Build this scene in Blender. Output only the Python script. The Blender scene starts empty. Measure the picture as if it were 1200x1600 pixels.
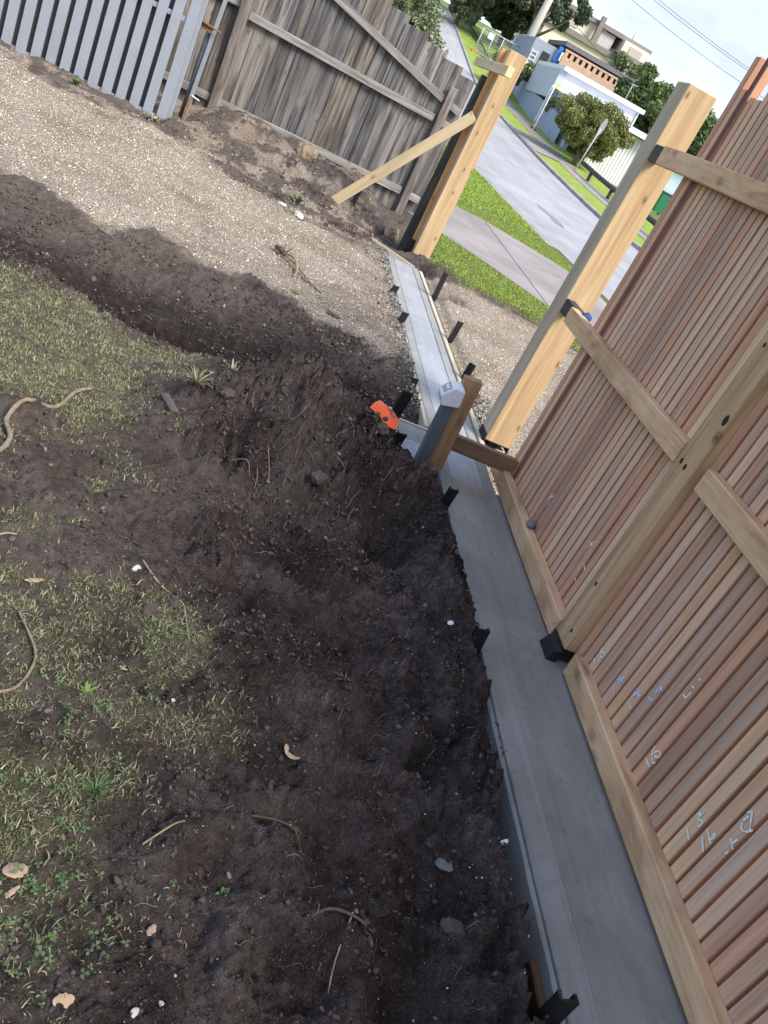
import bpy, bmesh, math, random
import numpy as np
from mathutils import Vector, Matrix
random.seed(7); rng = np.random.default_rng(11)
S = bpy.context.scene
C = S.collection

# ------------------------------------------------------------------ camera, sky, sun, exposure
cam = bpy.data.cameras.new('camera'); cam_o = bpy.data.objects.new('camera', cam); C.objects.link(cam_o)
RM = ((0.90210151, 0.34577471, 0.25817188), (-0.05419526, -0.50276029, 0.86272531), (0.42810717, -0.7922575, -0.43480147))
cam_o.matrix_world = Matrix(((RM[0][0], -RM[0][1], -RM[0][2], 0), (RM[1][0], -RM[1][1], -RM[1][2], 0), (RM[2][0], -RM[2][1], -RM[2][2], 1.6), (0, 0, 0, 1)))
cam.sensor_fit = 'VERTICAL'; cam.sensor_height = 36.0; cam.lens = 1325 / 1600 * 36
cam.clip_start = 0.05; cam.clip_end = 2000
S.camera = cam_o

SUN_AZ = math.radians(142)      # clockwise from +Y
SUN_EL = math.radians(46)
w = bpy.data.worlds.new('World'); S.world = w; w.use_nodes = True
nt = w.node_tree; nt.nodes.clear()
wo = nt.nodes.new('ShaderNodeOutputWorld'); bg = nt.nodes.new('ShaderNodeBackground')
sky = nt.nodes.new('ShaderNodeTexSky'); sky.sky_type = 'NISHITA'; sky.sun_disc = False
sky.sun_elevation = SUN_EL; sky.sun_rotation = SUN_AZ; sky.air_density = 1.0; sky.dust_density = 1.5; sky.ozone_density = 1.5
bg.inputs[1].default_value = 0.15
tc = nt.nodes.new('ShaderNodeTexCoord'); mp = nt.nodes.new('ShaderNodeMapping'); mp.inputs['Scale'].default_value = (1.2, 1.2, 3.4); mp.inputs['Rotation'].default_value = (0.15, 0.1, 0.5)
nz = nt.nodes.new('ShaderNodeTexNoise'); nz.inputs['Scale'].default_value = 2.6; nz.inputs['Detail'].default_value = 6; nz.inputs['Roughness'].default_value = 0.55
cr = nt.nodes.new('ShaderNodeValToRGB'); cr.color_ramp.elements[0].position = 0.38; cr.color_ramp.elements[0].color = (0.1,) * 3 + (1,); cr.color_ramp.elements[1].position = 0.60; cr.color_ramp.elements[1].color = (0.9,) * 3 + (1,)
mx = nt.nodes.new('ShaderNodeMix'); mx.data_type = 'RGBA'
mx.inputs[7].default_value = (2.05, 2.2, 2.75, 1)
nt.links.new(tc.outputs['Generated'], mp.inputs[0]); nt.links.new(mp.outputs[0], nz.inputs[0]); nt.links.new(nz.outputs[0], cr.inputs[0])
nt.links.new(cr.outputs[0], mx.inputs[0]); nt.links.new(sky.outputs[0], mx.inputs[6]); nt.links.new(mx.outputs[2], bg.inputs[0]); nt.links.new(bg.outputs[0], wo.inputs[0])
sl = bpy.data.lights.new('sun', 'SUN'); sl.energy = 2.2; sl.angle = math.radians(24); sl.color = (1.0, 0.93, 0.83)
so = bpy.data.objects.new('sun', sl); C.objects.link(so)
sd = Vector((math.sin(SUN_AZ) * math.cos(SUN_EL), math.cos(SUN_AZ) * math.cos(SUN_EL), math.sin(SUN_EL)))
so.rotation_euler = sd.to_track_quat('Z', 'Y').to_euler(); so.location = sd * 60
S.view_settings.view_transform = 'Standard'; S.view_settings.look = 'None'; S.view_settings.exposure = 1.4; S.view_settings.gamma = 1.0
S.view_settings.use_curve_mapping = False
S.cycles.max_bounces = 6; S.cycles.transparent_max_bounces = 6

# ------------------------------------------------------------------ helpers
def link(o, parent=None):
    C.objects.link(o)
    if parent is not None: o.parent = parent
    return o
def mesh_obj(name, verts, faces, mat=None, parent=None, smooth=False):
    me = bpy.data.meshes.new(name); me.from_pydata([tuple(v) for v in verts], [], [tuple(f) for f in faces]); me.update()
    mats = mat if isinstance(mat, (list, tuple)) else ([mat] if mat else [])
    for m in mats: me.materials.append(m)
    if smooth: me.shade_smooth()
    return link(bpy.data.objects.new(name, me), parent)
def np_mesh(name, verts, faces, mat, parent=None, smooth=False):
    """verts (N,3) float, faces (M,k) int with k the same for all"""
    verts = np.asarray(verts, np.float32); faces = np.asarray(faces, np.int32); k = faces.shape[1]
    me = bpy.data.meshes.new(name)
    me.vertices.add(len(verts)); me.vertices.foreach_set('co', verts.ravel())
    me.loops.add(faces.size); me.loops.foreach_set('vertex_index', faces.ravel())
    me.polygons.add(len(faces)); me.polygons.foreach_set('loop_start', np.arange(0, faces.size, k, dtype=np.int32))
    me.update(calc_edges=True)
    if mat: me.materials.append(mat)
    if smooth: me.shade_smooth()
    return link(bpy.data.objects.new(name, me), parent)
def bm_obj(name, bm, mat, parent=None, smooth=False):
    me = bpy.data.meshes.new(name); bm.to_mesh(me); bm.free()
    for m in (mat if isinstance(mat, (list, tuple)) else [mat]): me.materials.append(m)
    if smooth: me.shade_smooth()
    return link(bpy.data.objects.new(name, me), parent)
def tag(o, label, cat, group=None):
    o['label'] = label; o['category'] = cat
    if group: o['group'] = group
    return o
def struct(o): o['kind'] = 'structure'; return o
def stuff(o): o['kind'] = 'stuff'; return o
def thing(name, label, cat, loc=(0, 0, 0), rz=0, group=None):
    o = bpy.data.objects.new(name, None); C.objects.link(o); o.location = loc; o.rotation_euler = (0, 0, rz); o.empty_display_size = 0.1
    bpy.context.view_layer.update()
    return tag(o, label, cat, group)
_box = {}
def box_mesh(sx, sy, sz, bev, mats, jit=0.0, key=None, segs=3):
    """box centred in x,y; z 0..sz; chamfered; long axis cut in segments for slight unevenness"""
    k = (round(sx, 4), round(sy, 4), round(sz, 4), bev, tuple(m.name for m in mats), jit, key)
    if k in _box: return _box[k]
    bm = bmesh.new(); bmesh.ops.create_cube(bm, size=1.0)
    for v in bm.verts: v.co = Vector((v.co.x * sx, v.co.y * sy, (v.co.z + 0.5) * sz))
    if bev > 0: bmesh.ops.bevel(bm, geom=list(bm.edges), offset=bev, segments=1, affect='EDGES')
    if jit > 0:
        for i in range(1, segs):
            bmesh.ops.bisect_plane(bm, geom=list(bm.verts) + list(bm.edges) + list(bm.faces), plane_co=(0, 0, sz * i / segs), plane_no=(0, 0, 1))
        r = random.Random(str(k)); ph = [r.uniform(0, 6) for _ in range(4)]
        for v in bm.verts:
            t = v.co.z / sz
            v.co.x += jit * math.sin(t * 3.1 + ph[0]) + r.uniform(-1, 1) * jit * 0.3
            v.co.y += jit * math.sin(t * 2.7 + ph[1]) + r.uniform(-1, 1) * jit * 0.3
    if len(mats) > 1:   # second material on -X faces, or on the two gap-side faces when key starts with 'edge'
        for f in bm.faces:
            f.normal_update()
            if (abs(f.normal.y) > 0.5) if str(key).startswith('edge') else (f.normal.x < -0.9): f.material_index = 1
    me = bpy.data.meshes.new('board'); bm.to_mesh(me); bm.free()
    for m in mats: me.materials.append(m)
    _box[k] = me
    return me
def board(name, p0, p1, sx, sy, mat, parent=None, bev=0.003, jit=0.0, key=None, xdir=None, segs=3):
    """timber from p0 to p1 (world), section sx by sy, local Z along the grain; xdir = direction of local X"""
    p0 = Vector(p0); p1 = Vector(p1); d = p1 - p0; L = d.length; z = d / L
    x = Vector(xdir) if xdir else (Vector((1, 0, 0)) if abs(z.x) < 0.9 else Vector((0, 1, 0)))
    y = z.cross(x).normalized(); x = y.cross(z).normalized()
    mats = mat if isinstance(mat, (list, tuple)) else [mat]
    o = bpy.data.objects.new(name, box_mesh(sx, sy, L, bev, mats, jit, key, segs))
    M = Matrix(((x.x, y.x, z.x, p0.x), (x.y, y.y, z.y, p0.y), (x.z, y.z, z.z, p0.z), (0, 0, 0, 1)))
    link(o)
    if parent is not None:
        o.parent = parent; o.matrix_parent_inverse = parent.matrix_world.inverted()
    o.matrix_world = M
    return o
def put(o, parent):
    """parent o keeping world coordinates"""
    o.parent = parent; o.matrix_parent_inverse = parent.matrix_world.inverted(); return o
def box_bm(bm, x0, x1, y0, y1, z0, z1, bev=0.0):
    r = bmesh.ops.create_cube(bm, size=1.0); vs = r['verts']
    for v in vs: v.co = Vector(((x0 + x1) / 2 + v.co.x * (x1 - x0), (y0 + y1) / 2 + v.co.y * (y1 - y0), (z0 + z1) / 2 + v.co.z * (z1 - z0)))
    if bev > 0:
        es = list({e for v in vs for e in v.link_edges}); bmesh.ops.bevel(bm, geom=es, offset=bev, segments=1, affect='EDGES')
def box(name, x0, x1, y0, y1, z0, z1, mat, parent=None, bev=0.0):
    bm = bmesh.new(); box_bm(bm, x0, x1, y0, y1, z0, z1, bev)
    o = bm_obj(name, bm, mat)
    if parent is not None: put(o, parent)
    return o
def tube(name, pts, radii, mat, parent=None, n=7, smooth=True, flat=1.0):
    pts = [Vector(p) for p in pts]; vs = []; fs = []
    up = Vector((0.13, 0.27, 0.95))
    for i, p in enumerate(pts):
        d = (pts[min(i + 1, len(pts) - 1)] - pts[max(i - 1, 0)]).normalized()
        a = d.cross(up); a = a.normalized() if a.length > 1e-3 else Vector((1, 0, 0)); b = d.cross(a)
        r = radii[i] if hasattr(radii, '__len__') else radii
        for k in range(n):
            t = 2 * math.pi * k / n; vs.append(p + a * math.cos(t) * r + b * math.sin(t) * r * flat)
    for i in range(len(pts) - 1):
        for k in range(n): fs.append((i * n + k, i * n + (k + 1) % n, (i + 1) * n + (k + 1) % n, (i + 1) * n + k))
    fs.append(tuple(range(n - 1, -1, -1))); fs.append(tuple((len(pts) - 1) * n + k for k in range(n)))
    o = mesh_obj(name, vs, fs, mat, None, smooth)
    if parent is not None: put(o, parent)
    return o
def smooth_path(pts, m=5):
    pts = [Vector(p) for p in pts]; out = []
    for i in range(len(pts) - 1):
        p0 = pts[max(i - 1, 0)]; p1 = pts[i]; p2 = pts[i + 1]; p3 = pts[min(i + 2, len(pts) - 1)]
        for j in range(m):
            t = j / m
            out.append(0.5 * ((2 * p1) + (-p0 + p2) * t + (2 * p0 - 5 * p1 + 4 * p2 - p3) * t * t + (-p0 + 3 * p1 - 3 * p2 + p3) * t ** 3))
    return out + [pts[-1]]

# ---- numpy noise
_perm = rng.permutation(512)
_g = rng.uniform(-1, 1, (512, 2)); _g /= np.linalg.norm(_g, axis=1)[:, None]
def pn(x, y):
    xi = np.floor(x).astype(int); yi = np.floor(y).astype(int); xf = x - xi; yf = y - yi
    def gr(ix, iy, dx, dy):
        h = _perm[(_perm[ix & 255] + iy) & 511]; return _g[h, 0] * dx + _g[h, 1] * dy
    u = xf ** 3 * (xf * (xf * 6 - 15) + 10); v = yf ** 3 * (yf * (yf * 6 - 15) + 10)
    a = gr(xi, yi, xf, yf); b = gr(xi + 1, yi, xf - 1, yf); c = gr(xi, yi + 1, xf, yf - 1); d = gr(xi + 1, yi + 1, xf - 1, yf - 1)
    return (a * (1 - u) + b * u) * (1 - v) + (c * (1 - u) + d * u) * v
def fbm(x, y, f, o=4, g=0.5):
    s = 0; a = 1.0
    for i in range(o): s = s + a * pn(x * f + 17.3 * i, y * f - 9.1 * i); f *= 2.03; a *= g
    return s
def ss(a, b, x): t = np.clip((x - a) / (b - a), 0, 1); return t * t * (3 - 2 * t)
def poly_sd(x, y, poly):
    """signed distance, positive inside"""
    d = np.full(x.shape, 1e9); ins = np.zeros(x.shape, bool); n = len(poly)
    for i in range(n):
        ax, ay = poly[i]; bx, by = poly[(i + 1) % n]; ex, ey = bx - ax, by - ay
        t = np.clip(((x - ax) * ex + (y - ay) * ey) / (ex * ex + ey * ey), 0, 1)
        d = np.minimum(d, np.hypot(x - ax - t * ex, y - ay - t * ey))
        c = ((ay > y) != (by > y)); ins ^= c & (x < ex * (y - ay) / (ey if ey else 1e-9) + ax)
    return np.where(ins, d, -d)

# ------------------------------------------------------------------ materials
class NT:
    def __init__(s, name):
        s.m = bpy.data.materials.new(name); s.m.use_nodes = True; s.t = s.m.node_tree; s.b = s.t.nodes['Principled BSDF']
        s.b.inputs['Specular IOR Level'].default_value = 0.3
    def n(s, typ, **kw):
        nd = s.t.nodes.new('ShaderNode' + typ)
        for k, v in kw.items():
            if k in nd.inputs: nd.inputs[k].default_value = v
            else: setattr(nd, k, v)
        return nd
    def l(s, a, b): s.t.links.new(a, b)
    def coord(s, scale=(1, 1, 1), rand=True, kind='Object', rot=(0, 0, 0)):
        tcn = s.n('TexCoord'); mpn = s.n('Mapping'); mpn.inputs['Scale'].default_value = scale; mpn.inputs['Rotation'].default_value = rot
        s.l(tcn.outputs[kind], mpn.inputs[0])
        if rand:
            oi = s.n('ObjectInfo'); mu = s.n('Math', operation='MULTIPLY'); mu.inputs[1].default_value = 37.0
            s.l(oi.outputs['Random'], mu.inputs[0]); cb = s.n('CombineXYZ')
            for i in range(3): s.l(mu.outputs[0], cb.inputs[i])
            s.l(cb.outputs[0], mpn.inputs['Location'])
        return mpn.outputs[0]
    def noise(s, vec, scale, detail=4, rough=0.55, dist=0.0):
        nd = s.n('TexNoise'); nd.inputs['Scale'].default_value = scale; nd.inputs['Detail'].default_value = detail
        nd.inputs['Roughness'].default_value = rough; nd.inputs['Distortion'].default_value = dist
        s.l(vec, nd.inputs['Vector']); return nd.outputs[0]
    def ramp(s, fac, stops, interp='LINEAR'):
        r = s.n('ValToRGB'); cr = r.color_ramp; cr.interpolation = interp
        while len(cr.elements) < len(stops): cr.elements.new(0.5)
        for e, (p, c) in zip(cr.elements, stops):
            e.position = p; e.color = (tuple(c) + (1,)) if hasattr(c, '__len__') else (c, c, c, 1)
        s.l(fac, r.inputs[0]); return r.outputs[0]
    def mix(s, fac, a, b, mode='MIX'):
        m = s.n('Mix', data_type='RGBA', blend_type=mode)
        for sock, v in ((m.inputs[0], fac), (m.inputs[6], a), (m.inputs[7], b)):
            if isinstance(v, (int, float)): sock.default_value = v
            elif isinstance(v, tuple): sock.default_value = v + (1,) if len(v) == 3 else v
            else: s.l(v, sock)
        return m.outputs[2]
    def bump(s, h, strength=0.3, dist=0.01):
        b = s.n('Bump'); b.inputs['Strength'].default_value = strength; b.inputs['Distance'].default_value = dist
        s.l(h, b.inputs['Height']); s.l(b.outputs[0], s.b.inputs['Normal']); return b
    def col(s, c):
        if isinstance(c, tuple): s.b.inputs['Base Color'].default_value = c + (1,)
        else: s.l(c, s.b.inputs['Base Color'])
    def rough(s, r):
        if isinstance(r, (int, float)): s.b.inputs['Roughness'].default_value = r
        else: s.l(r, s.b.inputs['Roughness'])

def mat_wood(name, stops, scale=(9, 9, 0.7), fine=0.35, knots=0.0, rough=0.75, tint=0.25, hues=None, bump=0.25, stain=0.0, knot_scale=(3.2, 3.2, 1.6)):
    """grain along local Z"""
    s = NT(name); v = s.coord(scale); a = s.noise(v, 1.6, 5, 0.6, 0.7)
    c = s.ramp(a, [(.5 + (p_ - .5) * .5, q_) for p_, q_ in stops])
    v2 = s.coord((75, 75, 1.5)); f = s.noise(v2, 1.0, 6, 0.72, 0.35)
    c = s.mix(fine, c, s.ramp(f, [(0.34, 0.12), (0.5, .8), (0.62, 1.15)]), 'MULTIPLY')
    if hues:
        oi = s.n('ObjectInfo'); hr = s.ramp(oi.outputs['Random'], hues, 'CONSTANT'); c = s.mix(tint, c, hr, 'MULTIPLY')
    else:
        oi = s.n('ObjectInfo'); hr = s.ramp(oi.outputs['Random'], [(0, 0.7), (1, 1.15)]); c = s.mix(tint, c, hr, 'MULTIPLY')
    if knots > 0:
        vo = s.n('TexVoronoi', voronoi_dimensions='2D'); vo.inputs['Randomness'].default_value = 0.9; vo.inputs['Scale'].default_value = 1.0
        sx_ = s.n('SeparateXYZ'); s.l(s.coord((knot_scale[0] * 1.1, knot_scale[1] * .93, knot_scale[2])), sx_.inputs[0]); ad = s.n('Math', operation='ADD'); s.l(sx_.outputs[0], ad.inputs[0]); s.l(sx_.outputs[1], ad.inputs[1])
        cb = s.n('CombineXYZ'); s.l(ad.outputs[0], cb.inputs[0]); s.l(sx_.outputs[2], cb.inputs[1]); wv = s.n('VectorMath', operation='ADD'); nv = s.n('TexNoise'); nv.inputs['Scale'].default_value = 6.0; s.l(cb.outputs[0], nv.inputs['Vector'])
        ns_ = s.n('VectorMath', operation='SCALE'); ns_.inputs['Scale'].default_value = 0.06; s.l(nv.outputs['Color'], ns_.inputs[0]); s.l(cb.outputs[0], wv.inputs[0]); s.l(ns_.outputs[0], wv.inputs[1]); s.l(wv.outputs[0], vo.inputs['Vector'])
        k = s.ramp(vo.outputs['Distance'], [(0.012, .95), (0.028, .45), (0.04, .85), (0.05, .3), (0.09, 0.0)])
        c = s.mix(s.mix(1.0, k, (knots,) * 3, 'MULTIPLY'), c, (0.09, 0.045, 0.02))
    if stain > 0:
        st = s.ramp(s.noise(s.coord((3, 3, 0.9)), 1.3, 4, 0.6, 0.4), [(0.48, 0.0), (0.72, 1.0)])
        c = s.mix(s.mix(1.0, st, (stain,) * 3, 'MULTIPLY'), c, (0.06, 0.05, 0.045))
    s.col(c); s.rough(rough); s.bump(f, bump, 0.004)
    return s.m
def mat_plain(name, c, rough=0.6, metal=0.0, var=0.15, nscale=6.0, bump=0.0, spec=0.3, dirt=None):
    s = NT(name); v = s.coord(); a = s.noise(v, nscale, 5, 0.6)
    cc = s.mix(var, c, s.ramp(a, [(0.25, 0.35), (0.75, 1.25)]), 'MULTIPLY')
    if dirt: cc = s.mix(s.ramp(s.noise(v, nscale * 0.5, 6, 0.7, 0.5), [(0.5, 0.0), (0.75, dirt[1])]), cc, dirt[0])
    s.col(cc); s.rough(rough); s.b.inputs['Metallic'].default_value = metal; s.b.inputs['Specular IOR Level'].default_value = spec
    if bump: s.bump(s.noise(v, nscale * 6, 4), bump, 0.01)
    return s.m

SL = [(0.0, (0.48, 0.295, 0.2)), (0.45, (0.6, 0.4, 0.285)), (0.7, (0.66, 0.455, 0.335)), (1.0, (0.7, 0.51, 0.39))]
M = {}
M['slat'] = mat_wood('slat_hardwood', SL, scale=(9, 9, 0.5), fine=0.28, tint=0.85, rough=0.7, knots=0.0,
    hues=[(0.0, (1.0, .92, .85)), (.1, (.72, .72, .72)), (.2, (1.12, 1.02, .85)), (.3, (.86, .76, .72)), (.4, (1.08, 1.08, 1.02)), (.5, (.66, .58, .55)), (.58, (1.05, .82, .7)), (.68, (.95, .95, .95)), (.78, (1.15, 1.15, .98)), (.88, (.82, .84, .84)), (.95, (1.0, .78, .68))])
M['slat_red'] = mat_wood('slat_red_hardwood', [(0, (0.10, 0.035, 0.03)), (0.5, (0.19, 0.07, 0.055)), (1, (0.27, 0.11, 0.085))], scale=(26, 26, 0.6))
M['slat_edge'] = mat_wood('slat_sawn_edge', [(0, (0.36, 0.18, 0.1)), (0.5, (0.47, 0.25, 0.145)), (1, (0.55, 0.31, 0.185))], scale=(9, 9, 0.6), fine=0.25)  # redder sawn edge, darkened to paint shade into the slat gaps
M['rail'] = mat_wood('rail_hardwood', [(0, (0.36, 0.195, 0.1)), (0.45, (0.66, 0.42, 0.235)), (1, (0.8, 0.55, 0.34))], scale=(6, 6, 2.2), knots=0.6, fine=0.22, stain=0.35)
M['post'] = mat_wood('post_hardwood', [(0, (0.3, 0.175, 0.09)), (0.5, (0.52, 0.34, 0.19)), (1, (0.64, 0.45, 0.27))], scale=(10, 10, 0.8), knots=0.9, fine=0.3, knot_scale=(4.4, 4.4, 2.4))
M['cypress'] = mat_wood('cypress_yellow', [(0, (0.33, 0.205, 0.1)), (0.45, (0.46, 0.315, 0.165)), (1, (0.56, 0.41, 0.24))], scale=(11, 11, 0.5), knots=0.95, fine=0.3, tint=0.1, rough=0.6, knot_scale=(5.5, 5.5, 2.6))
M['cypress_grey'] = mat_wood('cypress_grey_side', [(0, (0.33, 0.265, 0.18)), (0.5, (0.47, 0.39, 0.28)), (1, (0.57, 0.49, 0.37))], scale=(8, 8, 0.6), knots=0.7, fine=0.3, tint=0.05)
M['cypress_orange'] = mat_wood('cypress_orange', [(0, (0.42, 0.2, 0.075)), (0.5, (0.55, 0.3, 0.12)), (1, (0.62, 0.38, 0.18))], scale=(9, 9, 0.6), knots=0.5, fine=0.2, tint=0.05)
M['pine'] = mat_wood('pine_pale', [(0, (0.56, 0.42, 0.23)), (0.5, (0.66, 0.52, 0.31)), (1, (0.74, 0.61, 0.4))], scale=(9, 9, 0.5), knots=0.6, fine=0.12, tint=0.1, knot_scale=(4, 4, 1.5))
M['paling'] = mat_wood('paling_weathered', [(0.2, (0.04, 0.037, 0.037)), (0.42, (0.12, 0.115, 0.112)), (0.58, (0.2, 0.187, 0.172)), (0.76, (0.27, 0.25, 0.225)), (0.98, (0.27, 0.175, 0.1))], scale=(11, 11, 0.6), knots=0.9, fine=0.6, tint=0.6, stain=0.75, knot_scale=(4, 4, 2.2),
    hues=[(0, (1.0, 1.0, 1.0)), (.18, (.72, .74, .78)), (.34, (1.1, 1.06, 1.0)), (.5, (.86, .88, .93)), (.64, (1.15, 1.0, .8)), (.78, (.64, .65, .7)), (.9, (1.2, 1.2, 1.18))])
M['paling_rail'] = mat_wood('paling_rail_grey', [(0.1, (0.1, 0.095, 0.09)), (0.5, (0.26, 0.245, 0.225)), (1, (0.42, 0.395, 0.355))], scale=(10, 10, 0.8), knots=0.7, fine=0.45, tint=0.3)
M['paling_post'] = mat_wood('paling_post', [(0.1, (0.09, 0.075, 0.065)), (0.5, (0.21, 0.18, 0.16)), (1, (0.36, 0.33, 0.3))], scale=(7, 7, 1.3), knots=0.6, fine=0.4, tint=0.3)
M['dark_post'] = mat_wood('dark_old_post', [(0.1, (0.02, 0.019, 0.018)), (0.5, (0.06, 0.055, 0.05)), (1, (0.13, 0.12, 0.11))], scale=(8, 8, 0.9), knots=0.5, fine=0.4, tint=0.1)
M['strut'] = mat_wood('strut_brown', [(0, (0.14, 0.08, 0.042)), (0.5, (0.25, 0.15, 0.082)), (1, (0.38, 0.25, 0.145))], scale=(12, 12, 0.8), fine=0.3, tint=0.1)
M['stake_wood'] = mat_wood('stake_wood', [(0, (0.22, 0.12, 0.06)), (0.5, (0.36, 0.215, 0.115)), (1, (0.5, 0.32, 0.18))], scale=(12, 12, 0.8), knots=0.5, fine=0.25, tint=0.1)
M['form'] = mat_wood('form_board_cream', [(0, (0.4, 0.35, 0.26)), (0.5, (0.56, 0.5, 0.38)), (1, (0.68, 0.62, 0.5))], scale=(10, 10, 0.6), fine=0.2, stain=0.45, tint=0.1)
M['form_wet'] = mat_wood('form_board_wet', [(0, (0.035, 0.022, 0.014)), (0.5, (0.09, 0.052, 0.028)), (1, (0.17, 0.1, 0.055))], scale=(10, 10, 0.9), fine=0.4, rough=0.5, tint=0.1)
M['bark'] = mat_wood('bark', [(0, (0.07, 0.05, 0.035)), (0.5, (0.17, 0.13, 0.095)), (1, (0.28, 0.23, 0.18))], scale=(6, 6, 1.0), fine=0.5, bump=0.6)
M['twig'] = mat_plain('twig_bark', (0.27, 0.21, 0.15), 0.9, var=0.8, nscale=45, bump=.5)
M['root'] = mat_plain('dry_root', (0.34, 0.27, 0.17), 0.9, var=0.8, nscale=60, bump=.4)
M['root_dark'] = mat_plain('dark_root', (0.10, 0.075, 0.055), 0.9, var=0.5, nscale=40)
M['leaf_dry'] = mat_plain('dry_leaf', (0.45, 0.33, 0.22), 0.8, var=0.5, nscale=40)
M['black_steel'] = mat_plain('black_painted_steel', (0.008, 0.008, 0.009), 0.5, var=0.3, nscale=20, spec=0.4, dirt=((0.06, 0.055, 0.05), 0.3))
M['gate_grey'] = mat_plain('gate_grey_paint', (0.255, 0.28, 0.32), 0.55, var=0.12, nscale=4, dirt=((0.14, 0.14, 0.14), 0.35))
M['gate_frame'] = mat_plain('galvanised_tube', (0.28, 0.305, 0.34), 0.45, metal=0.3, var=0.25, nscale=12)
M['tube_blue'] = mat_plain('blue_grey_tube', (0.12, 0.14, 0.175), 0.5, metal=0.2, var=0.25, nscale=12)
M['rust'] = mat_plain('rusty_steel', (0.26, 0.13, 0.065), 0.85, var=0.6, nscale=30)
M['post_grey'] = mat_plain('grey_powder_coat', (0.115, 0.13, 0.15), 0.45, var=0.1, nscale=5)
M['box_white'] = mat_plain('white_plastic', (0.74, 0.75, 0.76), 0.4, var=0.08, nscale=9, dirt=((0.35, 0.33, 0.3), 0.3))
M['box_panel'] = mat_plain('panel_grey', (0.34, 0.38, 0.40), 0.2, var=0.1, nscale=20)
M['orange'] = mat_plain('orange_plastic', (0.85, 0.13, 0.04), 0.45, var=0.25, nscale=16)
M['ink'] = mat_plain('black_ink', (0.015, 0.015, 0.015), 0.6)
M['chalk'] = mat_plain('chalk', (0.8, 0.85, 0.82), 0.95, var=0.5, nscale=160)
M['chalk_blue'] = mat_plain('chalk_blue', (0.6, 0.68, 0.88), 0.95, var=0.5, nscale=160)
M['blue_cloth'] = mat_plain('blue_rag', (0.03, 0.07, 0.2), 0.8, var=0.4, nscale=60)
M['sandstone'] = mat_plain('sandstone', (0.3, 0.23, 0.15), 0.9, var=0.5, nscale=9, bump=0.6, dirt=((0.1, 0.08, 0.065), 0.8))
M['pale_stone'] = mat_plain('pale_stone', (0.55, 0.53, 0.48), 0.9, var=0.4, nscale=14, bump=0.4)
M['cement_blob'] = mat_plain('cement_blob', (0.2, 0.21, 0.205), 0.85, var=0.4, nscale=30, bump=0.4)

def mat_island(name, stops, rough=0.95):
    s = NT(name); g = s.n('NewGeometry'); c = s.ramp(g.outputs['Random Per Island'], stops)
    c = s.mix(0.35, c, s.ramp(s.noise(s.coord(rand=False), 90, 3), [(0.3, 0.3), (0.7, 1.2)]), 'MULTIPLY')
    s.col(c); s.rough(rough); return s.m
M['clod'] = mat_island('soil_clods', [(0, (0.05, 0.038, 0.034)), (0.6, (0.08, 0.061, 0.055)), (0.95, (0.118, 0.094, 0.085)), (1, (0.24, 0.21, 0.19))])
M['pebble'] = mat_island('gravel_pebbles', [(0, (0.2, 0.155, 0.12)), (0.3, (0.46, 0.385, 0.3)), (0.75, (0.65, 0.57, 0.47)), (1, (0.78, 0.72, 0.64))])
M['rubble'] = mat_island('concrete_rubble', [(0, (0.03, 0.03, 0.03)), (0.4, (0.1, 0.1, 0.1)), (0.8, (0.22, 0.22, 0.21)), (1, (0.44, 0.43, 0.4))])
M['clod_dry'] = mat_island('dry_clods', [(0, (0.05, 0.04, 0.034)), (0.6, (0.09, 0.072, 0.061)), (0.95, (0.14, 0.114, 0.096)), (1, (0.3, 0.27, 0.23))])
M['rubble_soil'] = mat_island('fence_rubble', [(0, (0.07, 0.052, 0.042)), (0.6, (0.16, 0.125, 0.1)), (1, (0.36, 0.31, 0.25))])
M['grit'] = mat_island('pale_grit', [(0, (0.28, 0.25, 0.22)), (1, (0.62, 0.6, 0.56))])
def mat_leafy(name, stops, trans=0.25, rough=0.6):
    s = NT(name); g = s.n('NewGeometry'); c = s.ramp(g.outputs['Random Per Island'], stops)
    s.col(c); s.rough(rough)
    tr = s.n('BsdfTranslucent'); s.l(c, tr.inputs[0]); ms = s.n('MixShader'); ms.inputs[0].default_value = trans
    out = s.t.nodes['Material Output']; s.l(s.b.outputs[0], ms.inputs[1]); s.l(tr.outputs[0], ms.inputs[2]); s.l(ms.outputs[0], out.inputs[0]); return s.m
M['blade'] = mat_leafy('lawn_blades', [(0, (0.10, 0.135, 0.055)), (0.35, (0.18, 0.21, 0.095)), (0.58, (0.26, 0.27, 0.145)), (0.78, (0.38, 0.35, 0.22)), (1, (0.48, 0.43, 0.3))])
M['blade_verge'] = mat_leafy('verge_blades', [(0, (0.16, 0.25, 0.035)), (0.5, (0.25, 0.36, 0.055)), (0.85, (0.34, 0.42, 0.09)), (1, (0.44, 0.43, 0.19))])
M['clover'] = mat_leafy('clover_leaves', [(0, (0.06, 0.11, 0.045)), (0.6, (0.11, 0.17, 0.07)), (1, (0.18, 0.23, 0.11))])
M['straw'] = mat_leafy('dead_straw', [(0, (0.22, 0.165, 0.095)), (0.6, (0.36, 0.29, 0.18)), (1, (0.55, 0.47, 0.33))], 0.1)
M['straw_brown'] = mat_leafy('root_fibre', [(0, (0.06, 0.045, 0.035)), (0.7, (0.14, 0.11, 0.08)), (1, (0.3, 0.24, 0.16))], 0.05)
M['weed'] = mat_leafy('weed_leaves', [(0, (0.08, 0.16, 0.035)), (1, (0.17, 0.27, 0.07))])
M['leaf_round'] = mat_leafy('leaf_olive_rust', [(0, (0.09, 0.125, 0.035)), (0.5, (0.175, 0.215, 0.065)), (0.8, (0.26, 0.25, 0.09)), (1, (0.36, 0.27, 0.13))], 0.15)
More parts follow.
